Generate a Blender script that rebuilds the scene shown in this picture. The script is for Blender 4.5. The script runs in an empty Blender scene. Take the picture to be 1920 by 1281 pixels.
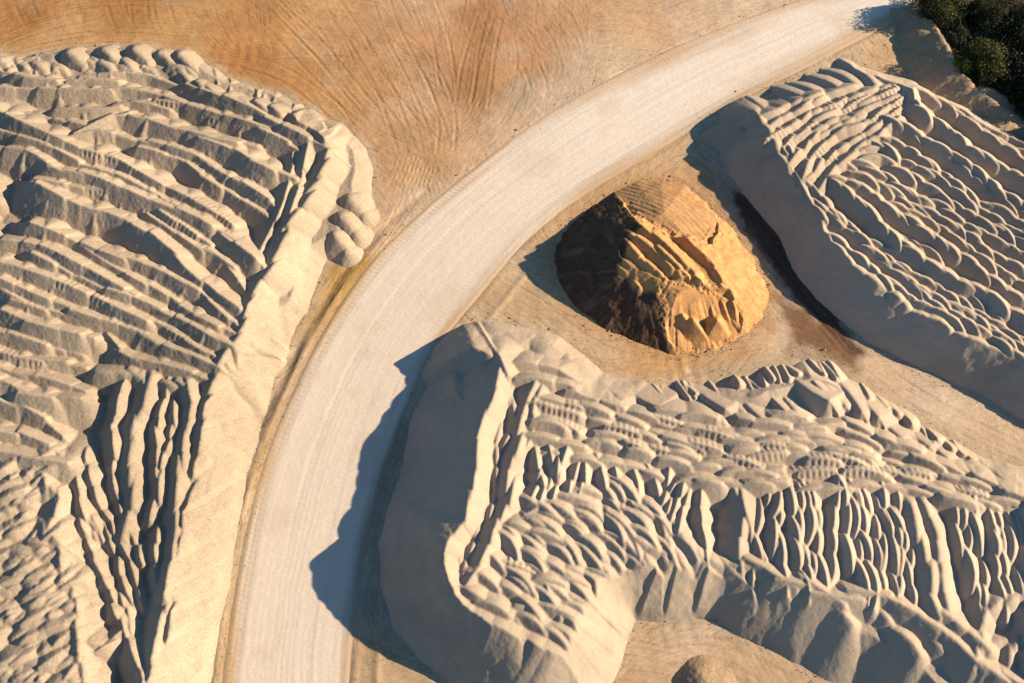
import bpy, math, random
import numpy as np
from math import radians, cos, sin, tan, pi

scene = bpy.context.scene
COL = scene.collection

# ---------------------------------------------------------------- camera
TILT = radians(24.0)
DIST = 112.0                       # metres from lens to the ground along the view axis
LENS = 35.0
CH = DIST * cos(TILT)
cam_d = bpy.data.cameras.new("camera")
cam_d.lens = LENS
cam_d.sensor_width = 36.0
cam_d.clip_start = 1.0
cam_d.clip_end = 3000.0
cam = bpy.data.objects.new("camera", cam_d)
COL.objects.link(cam)
cam.location = (0, -DIST * sin(TILT), CH)
cam.rotation_euler = (TILT, 0, 0)
scene.camera = cam

# ---------------------------------------------------------------- sky, sun, exposure
SUN_AZ = radians(3.0)              # from +x towards +y
SUN_EL = radians(21.0)
world = bpy.data.worlds.new("World")
scene.world = world
world.use_nodes = True
wn = world.node_tree.nodes
sky = wn.new("ShaderNodeTexSky")
sky.sky_type = 'NISHITA'
sky.sun_disc = False
sky.sun_elevation = SUN_EL
sky.sun_rotation = pi / 2 - SUN_AZ
sky.air_density = 1.0
sky.dust_density = 0.3
sky.ozone_density = 4.0
tintn = wn.new("ShaderNodeMix")
tintn.data_type = 'RGBA'
tintn.blend_type = 'MULTIPLY'
tintn.inputs[0].default_value = 1.0
tintn.inputs[7].default_value = (0.92, 1.12, 1.16, 1)
world.node_tree.links.new(sky.outputs[0], tintn.inputs[6])
world.node_tree.links.new(tintn.outputs[2], wn["Background"].inputs[0])
wn["Background"].inputs[1].default_value = 0.05
sd = bpy.data.lights.new("sun", 'SUN')
sd.energy = 5.0
sd.angle = radians(0.5)
sd.color = (1.0, 0.81, 0.59)
so = bpy.data.objects.new("sun", sd)
COL.objects.link(so)
so.rotation_euler = (0, pi / 2 - SUN_EL, SUN_AZ)
so.location = (60, 0, 60)
scene.view_settings.view_transform = 'Standard'
scene.view_settings.look = 'None'
scene.view_settings.exposure = 1.0
scene.view_settings.gamma = 1.0

# ---------------------------------------------------------------- helpers
FPX = 1920 * LENS / 36.0
_c, _s = cos(TILT), sin(TILT)


def at(px, py, z=0.0):
    """ground-space point that the photograph shows at (px, py) when it lies z above the ground"""
    u = (px - 960.0) / FPX
    v = (640.5 - py) / FPX
    dz = v * _s - _c
    k = (z - CH) / dz
    return np.array([k * u, -DIST * _s + k * (v * _c + _s)])


def line(pts, z=0.0):
    return np.array([at(p[0], p[1], p[2] if len(p) > 2 else z) for p in pts])


def resample(P, step):
    P = np.asarray(P, float)
    seg = np.hypot(*np.diff(P[:, :2], axis=0).T)
    s = np.concatenate([[0], np.cumsum(seg)])
    n = max(2, int(round(s[-1] / step)) + 1)
    t = np.linspace(0, s[-1], n)
    return np.stack([np.interp(t, s, P[:, k]) for k in range(P.shape[1])], 1)


def _hash(ix, iy, seed):
    h = (ix.astype(np.int64) * 374761393 + iy.astype(np.int64) * 668265263 + seed * 982451653) & 0xffffffff
    h = ((h ^ (h >> 13)) * 1274126177) & 0xffffffff
    h = h ^ (h >> 16)
    return (h & 0xffff).astype(np.float32) / 65535.0


def vnoise(x, y, seed=0):
    ix = np.floor(x); iy = np.floor(y)
    fx = (x - ix).astype(np.float32); fy = (y - iy).astype(np.float32)
    ix = ix.astype(np.int64); iy = iy.astype(np.int64)
    fx = fx * fx * (3 - 2 * fx); fy = fy * fy * (3 - 2 * fy)
    a = _hash(ix, iy, seed); b = _hash(ix + 1, iy, seed)
    c = _hash(ix, iy + 1, seed); d = _hash(ix + 1, iy + 1, seed)
    return (a + (b - a) * fx) * (1 - fy) + (c + (d - c) * fx) * fy - 0.5


def fbm(x, y, seed=0, octs=4):
    r = 0; amp = 1.0
    for o in range(octs):
        r = r + amp * vnoise(x * 2 ** o + 17.3 * o, y * 2 ** o - 9.1 * o, seed + o)
        amp *= 0.5
    return r


def poly_dist(X, Y, P):
    """signed distance to a closed polygon, positive inside"""
    d2 = np.full(X.shape, 1e9, np.float32)
    inside = np.zeros(X.shape, bool)
    n = len(P)
    for i in range(n):
        x0, y0 = P[i]; x1, y1 = P[(i + 1) % n]
        ex, ey = x1 - x0, y1 - y0
        wx, wy = X - x0, Y - y0
        t = np.clip((wx * ex + wy * ey) / (ex * ex + ey * ey + 1e-9), 0, 1)
        np.minimum(d2, (wx - t * ex) ** 2 + (wy - t * ey) ** 2, out=d2)
        if abs(ey) > 1e-9:
            cr = ((y0 > Y) != (y1 > Y)) & (X < ex * (Y - y0) / ey + x0)
            inside ^= cr
    d = np.sqrt(d2)
    return np.where(inside, d, -d)


def line_dist(X, Y, P):
    """distance to an open polyline and arc length of the nearest point"""
    d2 = np.full(X.shape, 1e9, np.float32); S = np.zeros(X.shape, np.float32); acc = 0.0
    for (x0, y0), (x1, y1) in zip(P[:-1], P[1:]):
        ex, ey = x1 - x0, y1 - y0
        L2 = ex * ex + ey * ey + 1e-9
        t = np.clip(((X - x0) * ex + (Y - y0) * ey) / L2, 0, 1)
        dd = (X - x0 - t * ex) ** 2 + (Y - y0 - t * ey) ** 2
        m = dd < d2
        d2 = np.where(m, dd, d2)
        S = np.where(m, acc + t * math.sqrt(L2), S)
        acc += math.sqrt(L2)
    return np.sqrt(d2), S


def idw(X, Y, pts, p=3.0):
    num = 0; den = 0
    for x, y, v in pts:
        w = 1.0 / (((X - x) ** 2 + (Y - y) ** 2) + 1.0) ** (p / 2)
        num = num + w * v; den = den + w
    return num / den


def smooth(a, b, x):
    t = np.clip((x - a) / (b - a), 0, 1)
    return t * t * (3 - 2 * t)


def blur(Z, n=1):
    for _ in range(n):
        Z = (np.roll(Z, 1, 0) + np.roll(Z, -1, 0) + 2 * Z) / 4
        Z = (np.roll(Z, 1, 1) + np.roll(Z, -1, 1) + 2 * Z) / 4
    return Z


def tag(o, label=None, cat=None, group=None, kind=None):
    if label: o["label"] = label
    if cat: o["category"] = cat
    if group: o["group"] = group
    if kind: o["kind"] = kind
    return o


def empty(name, loc):
    o = bpy.data.objects.new(name, None)
    COL.objects.link(o)
    o.location = loc
    o.empty_display_size = 0.5
    return o


def mesh_obj(name, V, F, mat, parent=None, normals=None, color=None, loc=(0, 0, 0)):
    me = bpy.data.meshes.new(name)
    nv, nf = len(V), len(F)
    k = F.shape[1]
    me.vertices.add(nv)
    me.vertices.foreach_set("co", np.ascontiguousarray(V, np.float32).ravel())
    me.loops.add(nf * k)
    me.loops.foreach_set("vertex_index", np.ascontiguousarray(F, np.int32).ravel())
    me.polygons.add(nf)
    me.polygons.foreach_set("loop_start", np.arange(0, nf * k, k, dtype=np.int32))
    me.polygons.foreach_set("use_smooth", np.ones(nf, bool))
    me.update(calc_edges=True)
    me.validate()
    if color is not None:
        for nm, arr in color.items():
            if arr.ndim == 2:
                at_ = me.attributes.new(nm, 'FLOAT_COLOR', 'POINT')
                c4 = np.ones((nv, 4), np.float32); c4[:, :3] = arr
                at_.data.foreach_set("color", c4.ravel())
            else:
                at_ = me.attributes.new(nm, 'FLOAT', 'POINT')
                at_.data.foreach_set("value", np.ascontiguousarray(arr, np.float32))
    if normals is not None:
        me.normals_split_custom_set_from_vertices(np.ascontiguousarray(normals, np.float32))
    me.materials.append(mat)
    o = bpy.data.objects.new(name, me)
    COL.objects.link(o)
    o.location = loc
    if parent: o.parent = parent
    return o


# ---------------------------------------------------------------- materials
def new_mat(name):
    m = bpy.data.materials.new(name)
    m.use_nodes = True
    nt = m.node_tree
    bs = nt.nodes["Principled BSDF"]
    bs.inputs["Roughness"].default_value = 0.95
    bs.inputs["Specular IOR Level"].default_value = 0.15
    return m, nt, bs


def n_noise(nt, scale, detail=4, rough=0.55, vec=None, dist=0.0):
    n = nt.nodes.new("ShaderNodeTexNoise")
    n.inputs["Scale"].default_value = scale
    n.inputs["Detail"].default_value = detail
    n.inputs["Roughness"].default_value = rough
    n.inputs["Distortion"].default_value = dist
    if vec is not None: nt.links.new(vec, n.inputs["Vector"])
    return n.outputs["Fac"]


def n_map(nt, v, a, b, c, d):
    n = nt.nodes.new("ShaderNodeMapRange")
    for i, x in enumerate((a, b, c, d)): n.inputs[i + 1].default_value = x
    nt.links.new(v, n.inputs[0])
    return n.outputs[0]


def n_mix(nt, fac, a, b, mode='MIX'):
    n = nt.nodes.new("ShaderNodeMix")
    n.data_type = 'RGBA'; n.blend_type = mode
    for sock, v in ((n.inputs[0], fac), (n.inputs[6], a), (n.inputs[7], b)):
        if hasattr(v, "is_linked"): nt.links.new(v, sock)
        elif isinstance(v, (int, float)): sock.default_value = v
        else: sock.default_value = (*v, 1)
    return n.outputs[2]


def n_bump(nt, bs, h, strength, dist, prev=None):
    b = nt.nodes.new("ShaderNodeBump")
    b.inputs["Strength"].default_value = strength
    b.inputs["Distance"].default_value = dist
    nt.links.new(h, b.inputs["Height"])
    if prev is not None: nt.links.new(prev, b.inputs["Normal"])
    nt.links.new(b.outputs[0], bs.inputs["Normal"])
    return b.outputs[0]


def sand_mat(name, ca, cb, cc, grain=7.0, gstr=0.5, gdist=0.06, speck=0.25):
    m, nt, bs = new_mat(name)
    pos = nt.nodes.new("ShaderNodeNewGeometry").outputs["Position"]
    big = n_noise(nt, 0.11, 4, 0.6, pos)
    col = n_mix(nt, n_map(nt, big, 0.38, 0.62, 0, 1), ca, cb)
    mid = n_noise(nt, 0.7, 5, 0.65, pos)
    col = n_mix(nt, n_map(nt, mid, 0.45, 0.75, 0, 0.7), col, cc)
    damp = n_noise(nt, 0.045, 5, 0.62, pos, 0.6)
    col = n_mix(nt, 1.0, col, n_map(nt, damp, 0.36, 0.62, 0.84, 1.06), 'MULTIPLY')
    g = n_noise(nt, grain, 3, 0.7, pos)
    col = n_mix(nt, 1.0, col, n_map(nt, g, 0.3, 0.7, 1.0 - speck, 1.0 + speck), 'MULTIPLY')
    nt.links.new(col, bs.inputs["Base Color"])
    g2 = n_noise(nt, 2.2, 4, 0.6, pos)
    b0 = n_bump(nt, bs, g2, 0.35, 0.08)
    n_bump(nt, bs, g, gstr, gdist, b0)
    return m


M_LEFT = sand_mat("coarse_gravel", (0.44, 0.35, 0.25), (0.37, 0.295, 0.21), (0.46, 0.36, 0.25), 6.0, 0.5, 0.06, 0.22)
M_SAND = sand_mat("pale_sand", (0.485, 0.385, 0.282), (0.43, 0.35, 0.262), (0.52, 0.405, 0.285), 8.0, 0.3, 0.04, 0.15)
M_BANK = sand_mat("bank_earth", (0.47, 0.33, 0.20), (0.40, 0.29, 0.18), (0.36, 0.26, 0.16), 5.0, 0.6, 0.08, 0.25)


def attr_mat(name, speck=0.18, grain=6.0, gstr=0.5, gdist=0.04, mott=0.12):
    """base colour from the point attribute 'tint' (soil kind), with grain"""
    m, nt, bs = new_mat(name)
    pos = nt.nodes.new("ShaderNodeNewGeometry").outputs["Position"]
    a = nt.nodes.new("ShaderNodeAttribute"); a.attribute_name = "tint"
    g = n_noise(nt, grain, 4, 0.7, pos)
    col = n_mix(nt, 1.0, a.outputs["Color"], n_map(nt, g, 0.3, 0.7, 1 - speck, 1 + speck), 'MULTIPLY')
    g3 = n_noise(nt, 0.9, 5, 0.65, pos)
    col = n_mix(nt, 1.0, col, n_map(nt, g3, 0.3, 0.7, 1 - mott, 1 + mott), 'MULTIPLY')
    nt.links.new(col, bs.inputs["Base Color"])
    n_bump(nt, bs, g, gstr, gdist)
    return m


M_GROUND = attr_mat("graded_soil")
M_ROAD = attr_mat("limestone_road", 0.10, 6.0, 0.4, 0.03, 0.03)
M_MOUND = attr_mat("orange_sand", 0.22, 5.0, 0.5, 0.06)


# ---------------------------------------------------------------- height fields for heaped material
class Field:
    def __init__(self, x0, x1, y0, y1, res):
        self.x0, self.y0, self.res = x0, y0, res
        self.nx = int((x1 - x0) / res) + 1
        self.ny = int((y1 - y0) / res) + 1
        self.xs = x0 + np.arange(self.nx, dtype=np.float32) * res
        self.ys = y0 + np.arange(self.ny, dtype=np.float32) * res
        self.X, self.Y = np.meshgrid(self.xs, self.ys)
        self.Z = np.full(self.X.shape, -2.0, np.float32)
        self.I = np.zeros(self.X.shape, np.int32)

    def base(self, P, top, slope=0.64, inset=0.0):
        d = poly_dist(self.X, self.Y, P) - inset
        wob = 0.5 * fbm(self.X * 0.35, self.Y * 0.35, 5, 3)
        z = np.minimum((d + wob * np.clip(d + 1.0, 0, 1)) * slope, top)
        self.Z = np.maximum(self.Z, z.astype(np.float32))

    def stamp(self, c, d, L, z0, tl=0.66, tr=0.66, r=0.15, drop=0.3, curv=0.0, pid=0,
              depth=2.4, tooth=0.0, lobes=0.0, rng=None, lean=0.0, clip=False):
        R = L + depth / min(tl, tr) + r
        i0 = max(0, int((c[0] - R - self.x0) / self.res)); i1 = min(self.nx, int((c[0] + R - self.x0) / self.res) + 2)
        j0 = max(0, int((c[1] - R - self.y0) / self.res)); j1 = min(self.ny, int((c[1] + R - self.y0) / self.res) + 2)
        if i0 >= i1 or j0 >= j1: return
        X = self.X[j0:j1, i0:i1] - c[0]; Y = self.Y[j0:j1, i0:i1] - c[1]
        a = X * d[0] + Y * d[1]; v = -X * d[1] + Y * d[0]
        ac = np.clip(a, -L, L)
        if curv: v = v - curv * (ac * ac - L * L / 3)
        ae = np.abs(a) - L; ae = np.where(ae > 0, ae, 0)
        dist = np.sqrt(ae * ae + v * v)
        t = np.where(v > 0, tl, tr)
        if lobes:
            th = np.arctan2(v, a)
            p = rng.uniform(0, 6.28, 4)
            n = np.sin(3 * th + p[0]) * .5 + np.sin(7 * th + p[1]) * .3 + np.sin(17 * th + p[2]) * .12
            t = t * (1 + lobes * n)
        z = z0 + lean * ac - drop * (ac / max(L, .01)) ** 2 - t * (np.sqrt(dist * dist + r * r) - r)
        if tooth:
            z = z - tooth * (0.5 + 0.5 * np.cos(2 * pi * (a + 0.15 * v) / 0.62)) * np.exp(-((np.abs(v) - 0.45) / 0.33) ** 2) * (np.abs(a) < L)
        Zs = self.Z[j0:j1, i0:i1]; Is = self.I[j0:j1, i0:i1]
        m = z > Zs
        if clip: m &= z > z0 - depth
        Zs[m] = z[m]; Is[m] = pid

    def ridge(self, W, pid, rng, step=2.2, L=1.3, zj=0.12, yaw=0.0, jit=1.0, **k):
        """chain of tipped loads along W (rows x, y, z)"""
        S = resample(W, step)
        n = len(S)
        for i in range(n):
            q = S[min(i + 1, n - 1)] - S[max(i - 1, 0)]
            a = math.atan2(q[1], q[0]) + yaw + rng.normal(0, 0.09 * jit)
            kk = dict(k)
            if kk.get("tooth"): kk["tooth"] = kk["tooth"] * (rng.random() < 0.4)
            if kk.get('curv'): kk['curv'] = kk['curv'] * rng.uniform(.3, 1.6)
            self.stamp(S[i][:2] + q[:2] * rng.uniform(-.16, .16) + rng.normal(0, 0.09 * jit, 2), (cos(a), sin(a)), L * rng.uniform(.7, 1.3),
                       S[i][2] + rng.normal(0, zj), pid=pid, rng=rng, **kk)

    def grain(self, amp, seed):
        X, Y = self.X, self.Y
        self.Z = blur(self.Z, 1)
        self.Z += (amp * fbm(X * 1.1, Y * 1.1, seed, 3) + amp * 0.6 * fbm(X * 3.3, Y * 3.3, seed + 9, 2)).astype(np.float32)

    def normals(self):
        gy, gx = np.gradient(self.Z, self.res)
        n = np.stack([-gx, -gy, np.ones_like(gx)], -1)
        return n / np.linalg.norm(n, axis=-1, keepdims=True)

    def toe_limit(self, P, slope, seed, wob=0.5, fan=0.0, per=3.2, slant=0.5):
        d = poly_dist(self.X, self.Y, P)
        if np.any(fan):
            _, S = line_dist(self.X, self.Y, np.concatenate([P, P[:1]]))
            q = (S + slant * d * (1 + 0.08 * np.abs(d))) / per + 0.5 * vnoise(S / per * .7, d * 0, seed + 5)
            fr = q - np.floor(q)
            am = 0.6 + 0.8 * vnoise(np.floor(q) * 7.3, d * 0 + .5, seed + 6)
            d = d + fan * am * (np.minimum(fr, (1 - fr) * 9)) ** 0.7 * smooth(0.0, 1.2, d)
        d = d + wob * fbm(self.X * .22, self.Y * .22, seed, 3) + 0.12 * fbm(self.X * 1.1, self.Y * 1.1, seed + 3, 2)
        lim = (slope * d).astype(np.float32)
        k = 0.18
        h = np.clip(0.5 + 0.5 * (lim - self.Z) / k, 0, 1)
        self.Z = lim * (1 - h) + self.Z * h - k * h * (1 - h)

    def connect(self):
        """every part one connected patch: smaller stray patches go to the base (id 0)"""
        I = self.I
        lab = np.arange(I.size, dtype=np.int64).reshape(I.shape)
        eh = I[:, :-1] == I[:, 1:]; ev = I[:-1] == I[1:]
        for it in range(400):
            old = lab.copy()
            for sl_a, sl_b, e in ((np.s_[:, :-1], np.s_[:, 1:], eh), (np.s_[:-1], np.s_[1:], ev)):
                a, c = lab[sl_a], lab[sl_b]
                mn = np.minimum(a, c)
                lab[sl_a] = np.where(e, mn, a); c = lab[sl_b]
                lab[sl_b] = np.where(e, np.minimum(mn, c), c)
            lab = lab.ravel()[lab]          # pointer jump
            if (lab == old).all(): break
        vis = self.Z > 0
        u, inv, cnt = np.unique(lab, return_inverse=True, return_counts=True)
        inv = inv.reshape(I.shape)
        cv = np.bincount(inv.ravel(), weights=vis.ravel())
        best = {}
        ids = I.ravel()[u]
        for k, (pid, c) in enumerate(zip(ids, cv)):
            if pid not in best or c > cv[best[pid]]: best[pid] = k
        good = np.zeros(len(u), bool)
        for pid, k in best.items():
            if cv[k] > 25: good[k] = True
        self.I = np.where(good[inv], I, 0).astype(np.int32)

    def build(self, root, names, mat, zmin=0.0, tint=None, mats=None, under=None):
        """split the surface by id: one mesh per part, parented to root"""
        Z = self.Z; ny, nx = Z.shape
        if under is not None: self.connect()
        N = self.normals()
        idx = np.arange(ny * nx).reshape(ny, nx)
        q = np.stack([idx[:-1, :-1], idx[:-1, 1:], idx[1:, 1:], idx[1:, :-1]], -1).reshape(-1, 4)
        zf = Z.ravel()
        keep = zf[q].max(1) > zmin
        q = q[keep]
        ids = self.I.ravel()[q[:, 0]]
        V = np.stack([self.X.ravel(), self.Y.ravel(), zf], 1)
        base = np.array(root.location)
        Nf = N.reshape(-1, 3)
        out = {}
        if under is not None:
            # the base runs on unbroken below the heaps that lie on it
            cover = np.ones(self.I.shape, bool)
            z0 = self.I == 0
            g = z0.copy(); g[:, 1:] |= z0[:, :-1]; g[1:] |= z0[:-1]; g[1:, 1:] |= z0[:-1, :-1]
            zb = np.where(g, Z, np.minimum(under, Z - 0.15)).ravel()
            qb = q[zb[q].max(1) > zmin]
            u, inv = np.unique(qb, return_inverse=True)
            Vb = V[u].copy(); Vb[:, 2] = zb[u]
            out[0] = mesh_obj(names(0), Vb - base, inv.reshape(-1, 4), mat, root, Nf[u])
            ids = np.where(ids == 0, -1, ids)
        for pid in np.unique(ids):
            if pid == -1: continue
            f = q[ids == pid]
            if len(f) < 6: continue
            u, inv = np.unique(f, return_inverse=True)
            nm = names(pid)
            col = None if tint is None else {"tint": tint.reshape(-1, 3)[u]}
            out[pid] = mesh_obj(nm, V[u] - base, inv.reshape(-1, 4), mats(pid) if mats else mat, root, Nf[u], col)
        return out


def ctrl3(pts):
    return [(*at(x, y, z), z) for x, y, z in pts]


def zs_for(pts, C, off):
    """rows (x, y, z) for traced picture points on a pile whose top follows the control heights C"""
    out = []
    for p in pts:
        z = 3.5
        for _ in range(3):
            w = at(p[0], p[1], z)
            z = float(idw(w[0], w[1], C)) + off
        if len(p) > 2: z = p[2]; w = at(p[0], p[1], z)
        out.append((w[0], w[1], z))
    return np.array(out)

# ---------------------------------------------------------------- left stockpile
rng = np.random.default_rng(7)
random.seed(5)
LC = ctrl3([(605, 260, 3.2), (530, 450, 3.7), (450, 620, 4.0), (400, 740, 4.2), (370, 880, 4.2), (340, 1060, 4.1),
            (310, 1230, 4.0), (400, 300, 2.9), (300, 300, 2.8), (100, 150, 1.5), (250, 150, 1.6), (350, 140, 1.7),
            (450, 190, 2.3), (0, 130, 1.4), (100, 300, 3.0), (200, 400, 3.3), (0, 400, 3.3), (350, 450, 3.3),
            (300, 600, 3.3), (150, 560, 3.5), (0, 600, 3.8), (50, 750, 4.1), (0, 900, 4.3), (100, 1000, 4.3),
            (100, 1200, 4.3), (240, 800, 3.9), (330, 850, 3.7), (200, 1000, 3.2), (250, 1150, 3.0), (430, 400, 2.9)])
LTOE = line([(690, 280), (700, 320), (690, 390), (660, 460), (613, 490), (600, 524), (587, 560), (577, 587), (563, 600),
             (547, 634), (537, 680), (517, 710), (505, 750), (490, 795), (480, 837), (462, 887), (450, 987), (423, 1120),
             (403, 1247), (385, 1340), (360, 1500), (-250, 1500), (-250, 115), (-60, 98), (0, 98), (40, 106), (80, 98), (160, 92),
             (260, 88), (350, 100), (395, 124), (433, 146), (483, 165), (520, 172), (557, 193), (587, 203), (613, 225), (640, 232), (665, 252)])
LC = [(x, y, z * 0.93) for x, y, z in LC]
fl = Field(-80, -9, -46, 46, 0.1)
tl_ = idw(fl.X, fl.Y, LC)
fl.base(LTOE, np.maximum(tl_ - 2.1, 0.4 * tl_) + 0.35 * fbm(fl.X * .3, fl.Y * .3, 3, 3))
LNAMES = {0: "base"}


def lridge(pts, off=0.0, name="ridge", merge=None, C=LC, f=fl, N=LNAMES, **k):
    pid = merge if merge else len(N) + 1
    N[pid] = name
    f.ridge(zs_for(pts, C, off), pid, rng, **k)
    return pid


UL = fl.Z.copy()


def windrow(P, o, tooth):
    """an unbroken crest with the fans of single loads bulging from its south-west side"""
    W = resample(zs_for(P, LC, o + rng.normal(0, .27)), 1.0)
    s = np.arange(len(W)) * 1.0
    W[:, 2] += 0.65 * vnoise(s * .26, s * 0, int(rng.integers(999))) - 0.25 * (s > s[-1] - 1.5)
    nx_ = 1.5 * vnoise(s * .24, s * 0 + .5, int(rng.integers(999)))
    W[:, 0] += 0.35 * nx_; W[:, 1] += 0.6 * nx_
    pid = len(LNAMES) + 1
    LNAMES[pid] = "ridge"
    fl.ridge(W, pid, rng, step=2.2, L=1.9, r=0.06, tl=1.0, tr=0.62, drop=0.07, zj=0.035, depth=2.8, tooth=tooth, jit=0.35)
    t = rng.uniform(.3, 1.2)
    n = len(W)
    while t < n - 1:
        i = int(t)
        q = W[min(i + 1, n - 1)] - W[max(i - 1, 0)]; a = math.atan2(q[1], q[0]) - pi / 2 + rng.normal(0, .15)
        off = rng.uniform(.45, .75); d_ = (cos(a), sin(a))
        fl.stamp(W[i][:2] + np.array(d_) * off, d_, off, W[i][2] - rng.uniform(.06, .26) - .33 * off, 0.74, 0.74, 0.30, 0.05, 0, pid, depth=2.4, lean=-0.46)
        t += rng.uniform(2.2, 5.5)


# the tipped bank along the haul road
LB = [(345, 140), (395, 168), (440, 185), (497, 199), (553, 216), (587, 232), (607, 252), (613, 285), (607, 310), (590, 340), (577, 372), (552, 405), (540, 430), (527, 454), (503, 507),
      (478, 540), (467, 582), (455, 614), (430, 650), (407, 694), (398, 724), (390, 787), (378, 850), (367, 914), (353, 954),
      (346, 1010), (340, 1067), (330, 1120), (315, 1204), (305, 1275), (295, 1360), (285, 1450)]
lridge(LB, 0.1, "bank", step=2.4, L=0.9, depth=6.0, r=0.25, tl=1.0, tr=0.72, lobes=0.0, drop=0.12, zj=0.14, yaw=-0.2)
for k_, (P, o) in enumerate([
        ([(547, 283), (550, 317), (540, 350), (530, 383), (515, 410), (500, 440), (480, 480)], -0.25),
        ([(573, 293), (567, 320), (560, 337), (553, 367), (547, 393), (535, 420), (520, 445)], -0.1),
        # bright diagonal windrows, from the north end down
        ([(0, 160), (80, 165), (150, 167), (240, 162), (310, 182), (380, 200), (430, 215), (500, 240)], 0.1),
        ([(370, 160), (430, 182), (490, 212), (540, 236), (590, 262)], -0.2),
        ([(0, 195), (60, 212), (130, 225), (180, 240)], 0.0),
        ([(250, 190), (330, 195), (400, 215), (470, 237), (540, 272)], 0.0),
        ([(125, 205), (200, 200), (245, 188), (300, 196)], 0.1),
        ([(20, 140), (70, 146), (130, 150), (190, 146)], 0.0),
        ([(150, 140), (230, 135), (290, 145), (345, 165)], 0.0),
        ([(0, 210), (60, 232), (118, 257)], 0.2),
        ([(177, 230), (217, 213), (253, 217), (333, 240), (417, 259), (450, 262)], 0.25),
        ([(120, 257), (167, 247), (233, 253), (317, 277), (350, 287), (400, 310), (433, 333), (500, 372)], 0.2),
        ([(110, 265), (207, 292), (253, 317), (310, 350), (360, 372), (415, 405)], 0.1),
        ([(287, 280), (350, 307), (407, 343), (455, 376), (488, 402)], 0.1),
        ([(400, 268), (450, 285), (500, 310), (530, 322)], 0.0),
        ([(7, 247), (60, 263), (107, 287), (150, 307), (213, 330), (277, 360), (343, 393), (390, 420), (440, 455), (472, 478)], 0.15),
        ([(0, 277), (37, 280), (100, 307), (187, 337), (290, 380), (367, 407), (420, 440), (462, 465)], 0.15),
        ([(93, 343), (180, 353), (277, 387), (333, 417), (370, 440)], 0.15),
        ([(97, 358), (150, 380), (217, 397), (287, 440), (323, 477), (370, 510), (428, 557)], 0.2),
        ([(300, 420), (360, 454), (400, 480), (423, 497), (447, 520)], 0.15),
        ([(87, 430), (147, 460), (187, 467), (253, 490), (300, 510), (353, 540), (390, 564), (432, 597)], 0.2),
        ([(173, 477), (247, 520), (310, 550), (347, 580), (373, 590), (420, 612)], 0.0),
        ([(0, 447), (37, 450), (90, 470), (137, 494), (190, 517), (240, 540)], 0.2),
        ([(77, 487), (163, 520), (257, 560), (350, 600), (412, 637)], 0.25),
        ([(0, 490), (37, 500), (83, 517), (170, 557), (270, 597), (333, 624), (393, 654)], 0.25),
        ([(0, 524), (57, 550), (100, 564), (163, 590), (207, 600), (253, 617), (293, 640), (383, 677)], 0.2),
        ([(0, 544), (43, 567), (93, 580), (143, 607)], 0.0),
        ([(220, 640), (240, 664), (290, 680), (362, 702)], 0.0),
        ([(20, 590), (77, 610), (150, 627)], 0.1),
        ([(-20, 615), (0, 624), (50, 637), (113, 652)], 0.1),
        ([(-20, 650), (37, 664), (123, 682)], 0.1),
        ([(-40, 670), (0, 680), (52, 697), (80, 705), (123, 720)], 0.1),
        ([(-40, 705), (10, 717), (60, 737), (118, 742)], 0.1),
        ([(-40, 740), (0, 754), (60, 770), (85, 790)], 0.1),
        ([(-40, 795), (0, 810), (50, 820), (87, 842)], 0.1),
        ([(-40, 840), (0, 850), (60, 860), (112, 868)], 0.1)]):
    tooth = 0.10 if k_ in (12, 17, 24, 30, 5) else 0.0
    windrow(P, o + 0.12, tooth)
# rounded humps and thin chains in the shaded trench
lridge([(200, 700), (232, 697), (267, 706), (280, 728), (265, 765), (250, 800), (246, 854), (248, 900), (244, 937), (238, 970)], 0.15, "hump", step=1.6, L=1.5, r=0.3, drop=0.15, zj=0.05, tl=0.95, tr=0.72)
lridge([(320, 722), (358, 728), (358, 760), (348, 800), (340, 854), (335, 900), (330, 940), (326, 1004), (323, 1054), (315, 1090),
        (312, 1137), (300, 1160), (293, 1190), (285, 1254), (280, 1320)], 0.12, "hump", step=1.6, L=1.4, r=0.2, drop=0.2, zj=0.08, tl=0.95, tr=0.80)
for P, o in [([(310, 730), (300, 770), (293, 810), (290, 854), (290, 880), (297, 914), (287, 947)], 0.1),
             ([(293, 1004), (290, 1070), (297, 1094), (293, 1144)], 0.1),
             ([(323, 777), (320, 827), (305, 860), (300, 900)], 0.05),
             ([(230, 727), (220, 764), (207, 794), (213, 827)], 0.15),
             ([(210, 870), (213, 920), (227, 954), (240, 987), (253, 1014), (258, 1040)], 0.0),
             ([(143, 897), (147, 937), (167, 980), (175, 1000)], 0.0),
             ([(150, 985), (157, 1005), (180, 1054), (187, 1080), (207, 1114), (217, 1150), (245, 1204)], 0.15),
             ([(160, 860), (173, 910), (187, 950), (203, 970)], 0.0),
             ([(173, 977), (183, 997)], 0.1),
             ([(200, 997), (213, 1034), (220, 1060), (230, 1094), (240, 1120)], 0.0),
             ([(213, 987), (230, 1020), (245, 1067)], 0.0),
             ([(247, 1077), (263, 1114)], 0.0),
             ([(230, 1120), (246, 1174)], 0.05),
             ([(250, 1230), (262, 1262), (266, 1300)], 0.3),
             ([(215, 1195), (190, 1215), (160, 1210)], 0.2),
             ([(128, 1050), (145, 1080)], -0.1)]:
    lridge(P, o - 0.12, step=1.7, L=1.2, r=0.08, tl=0.95, tr=0.85, drop=0.3, zj=0.12, name="ridge")
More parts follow.
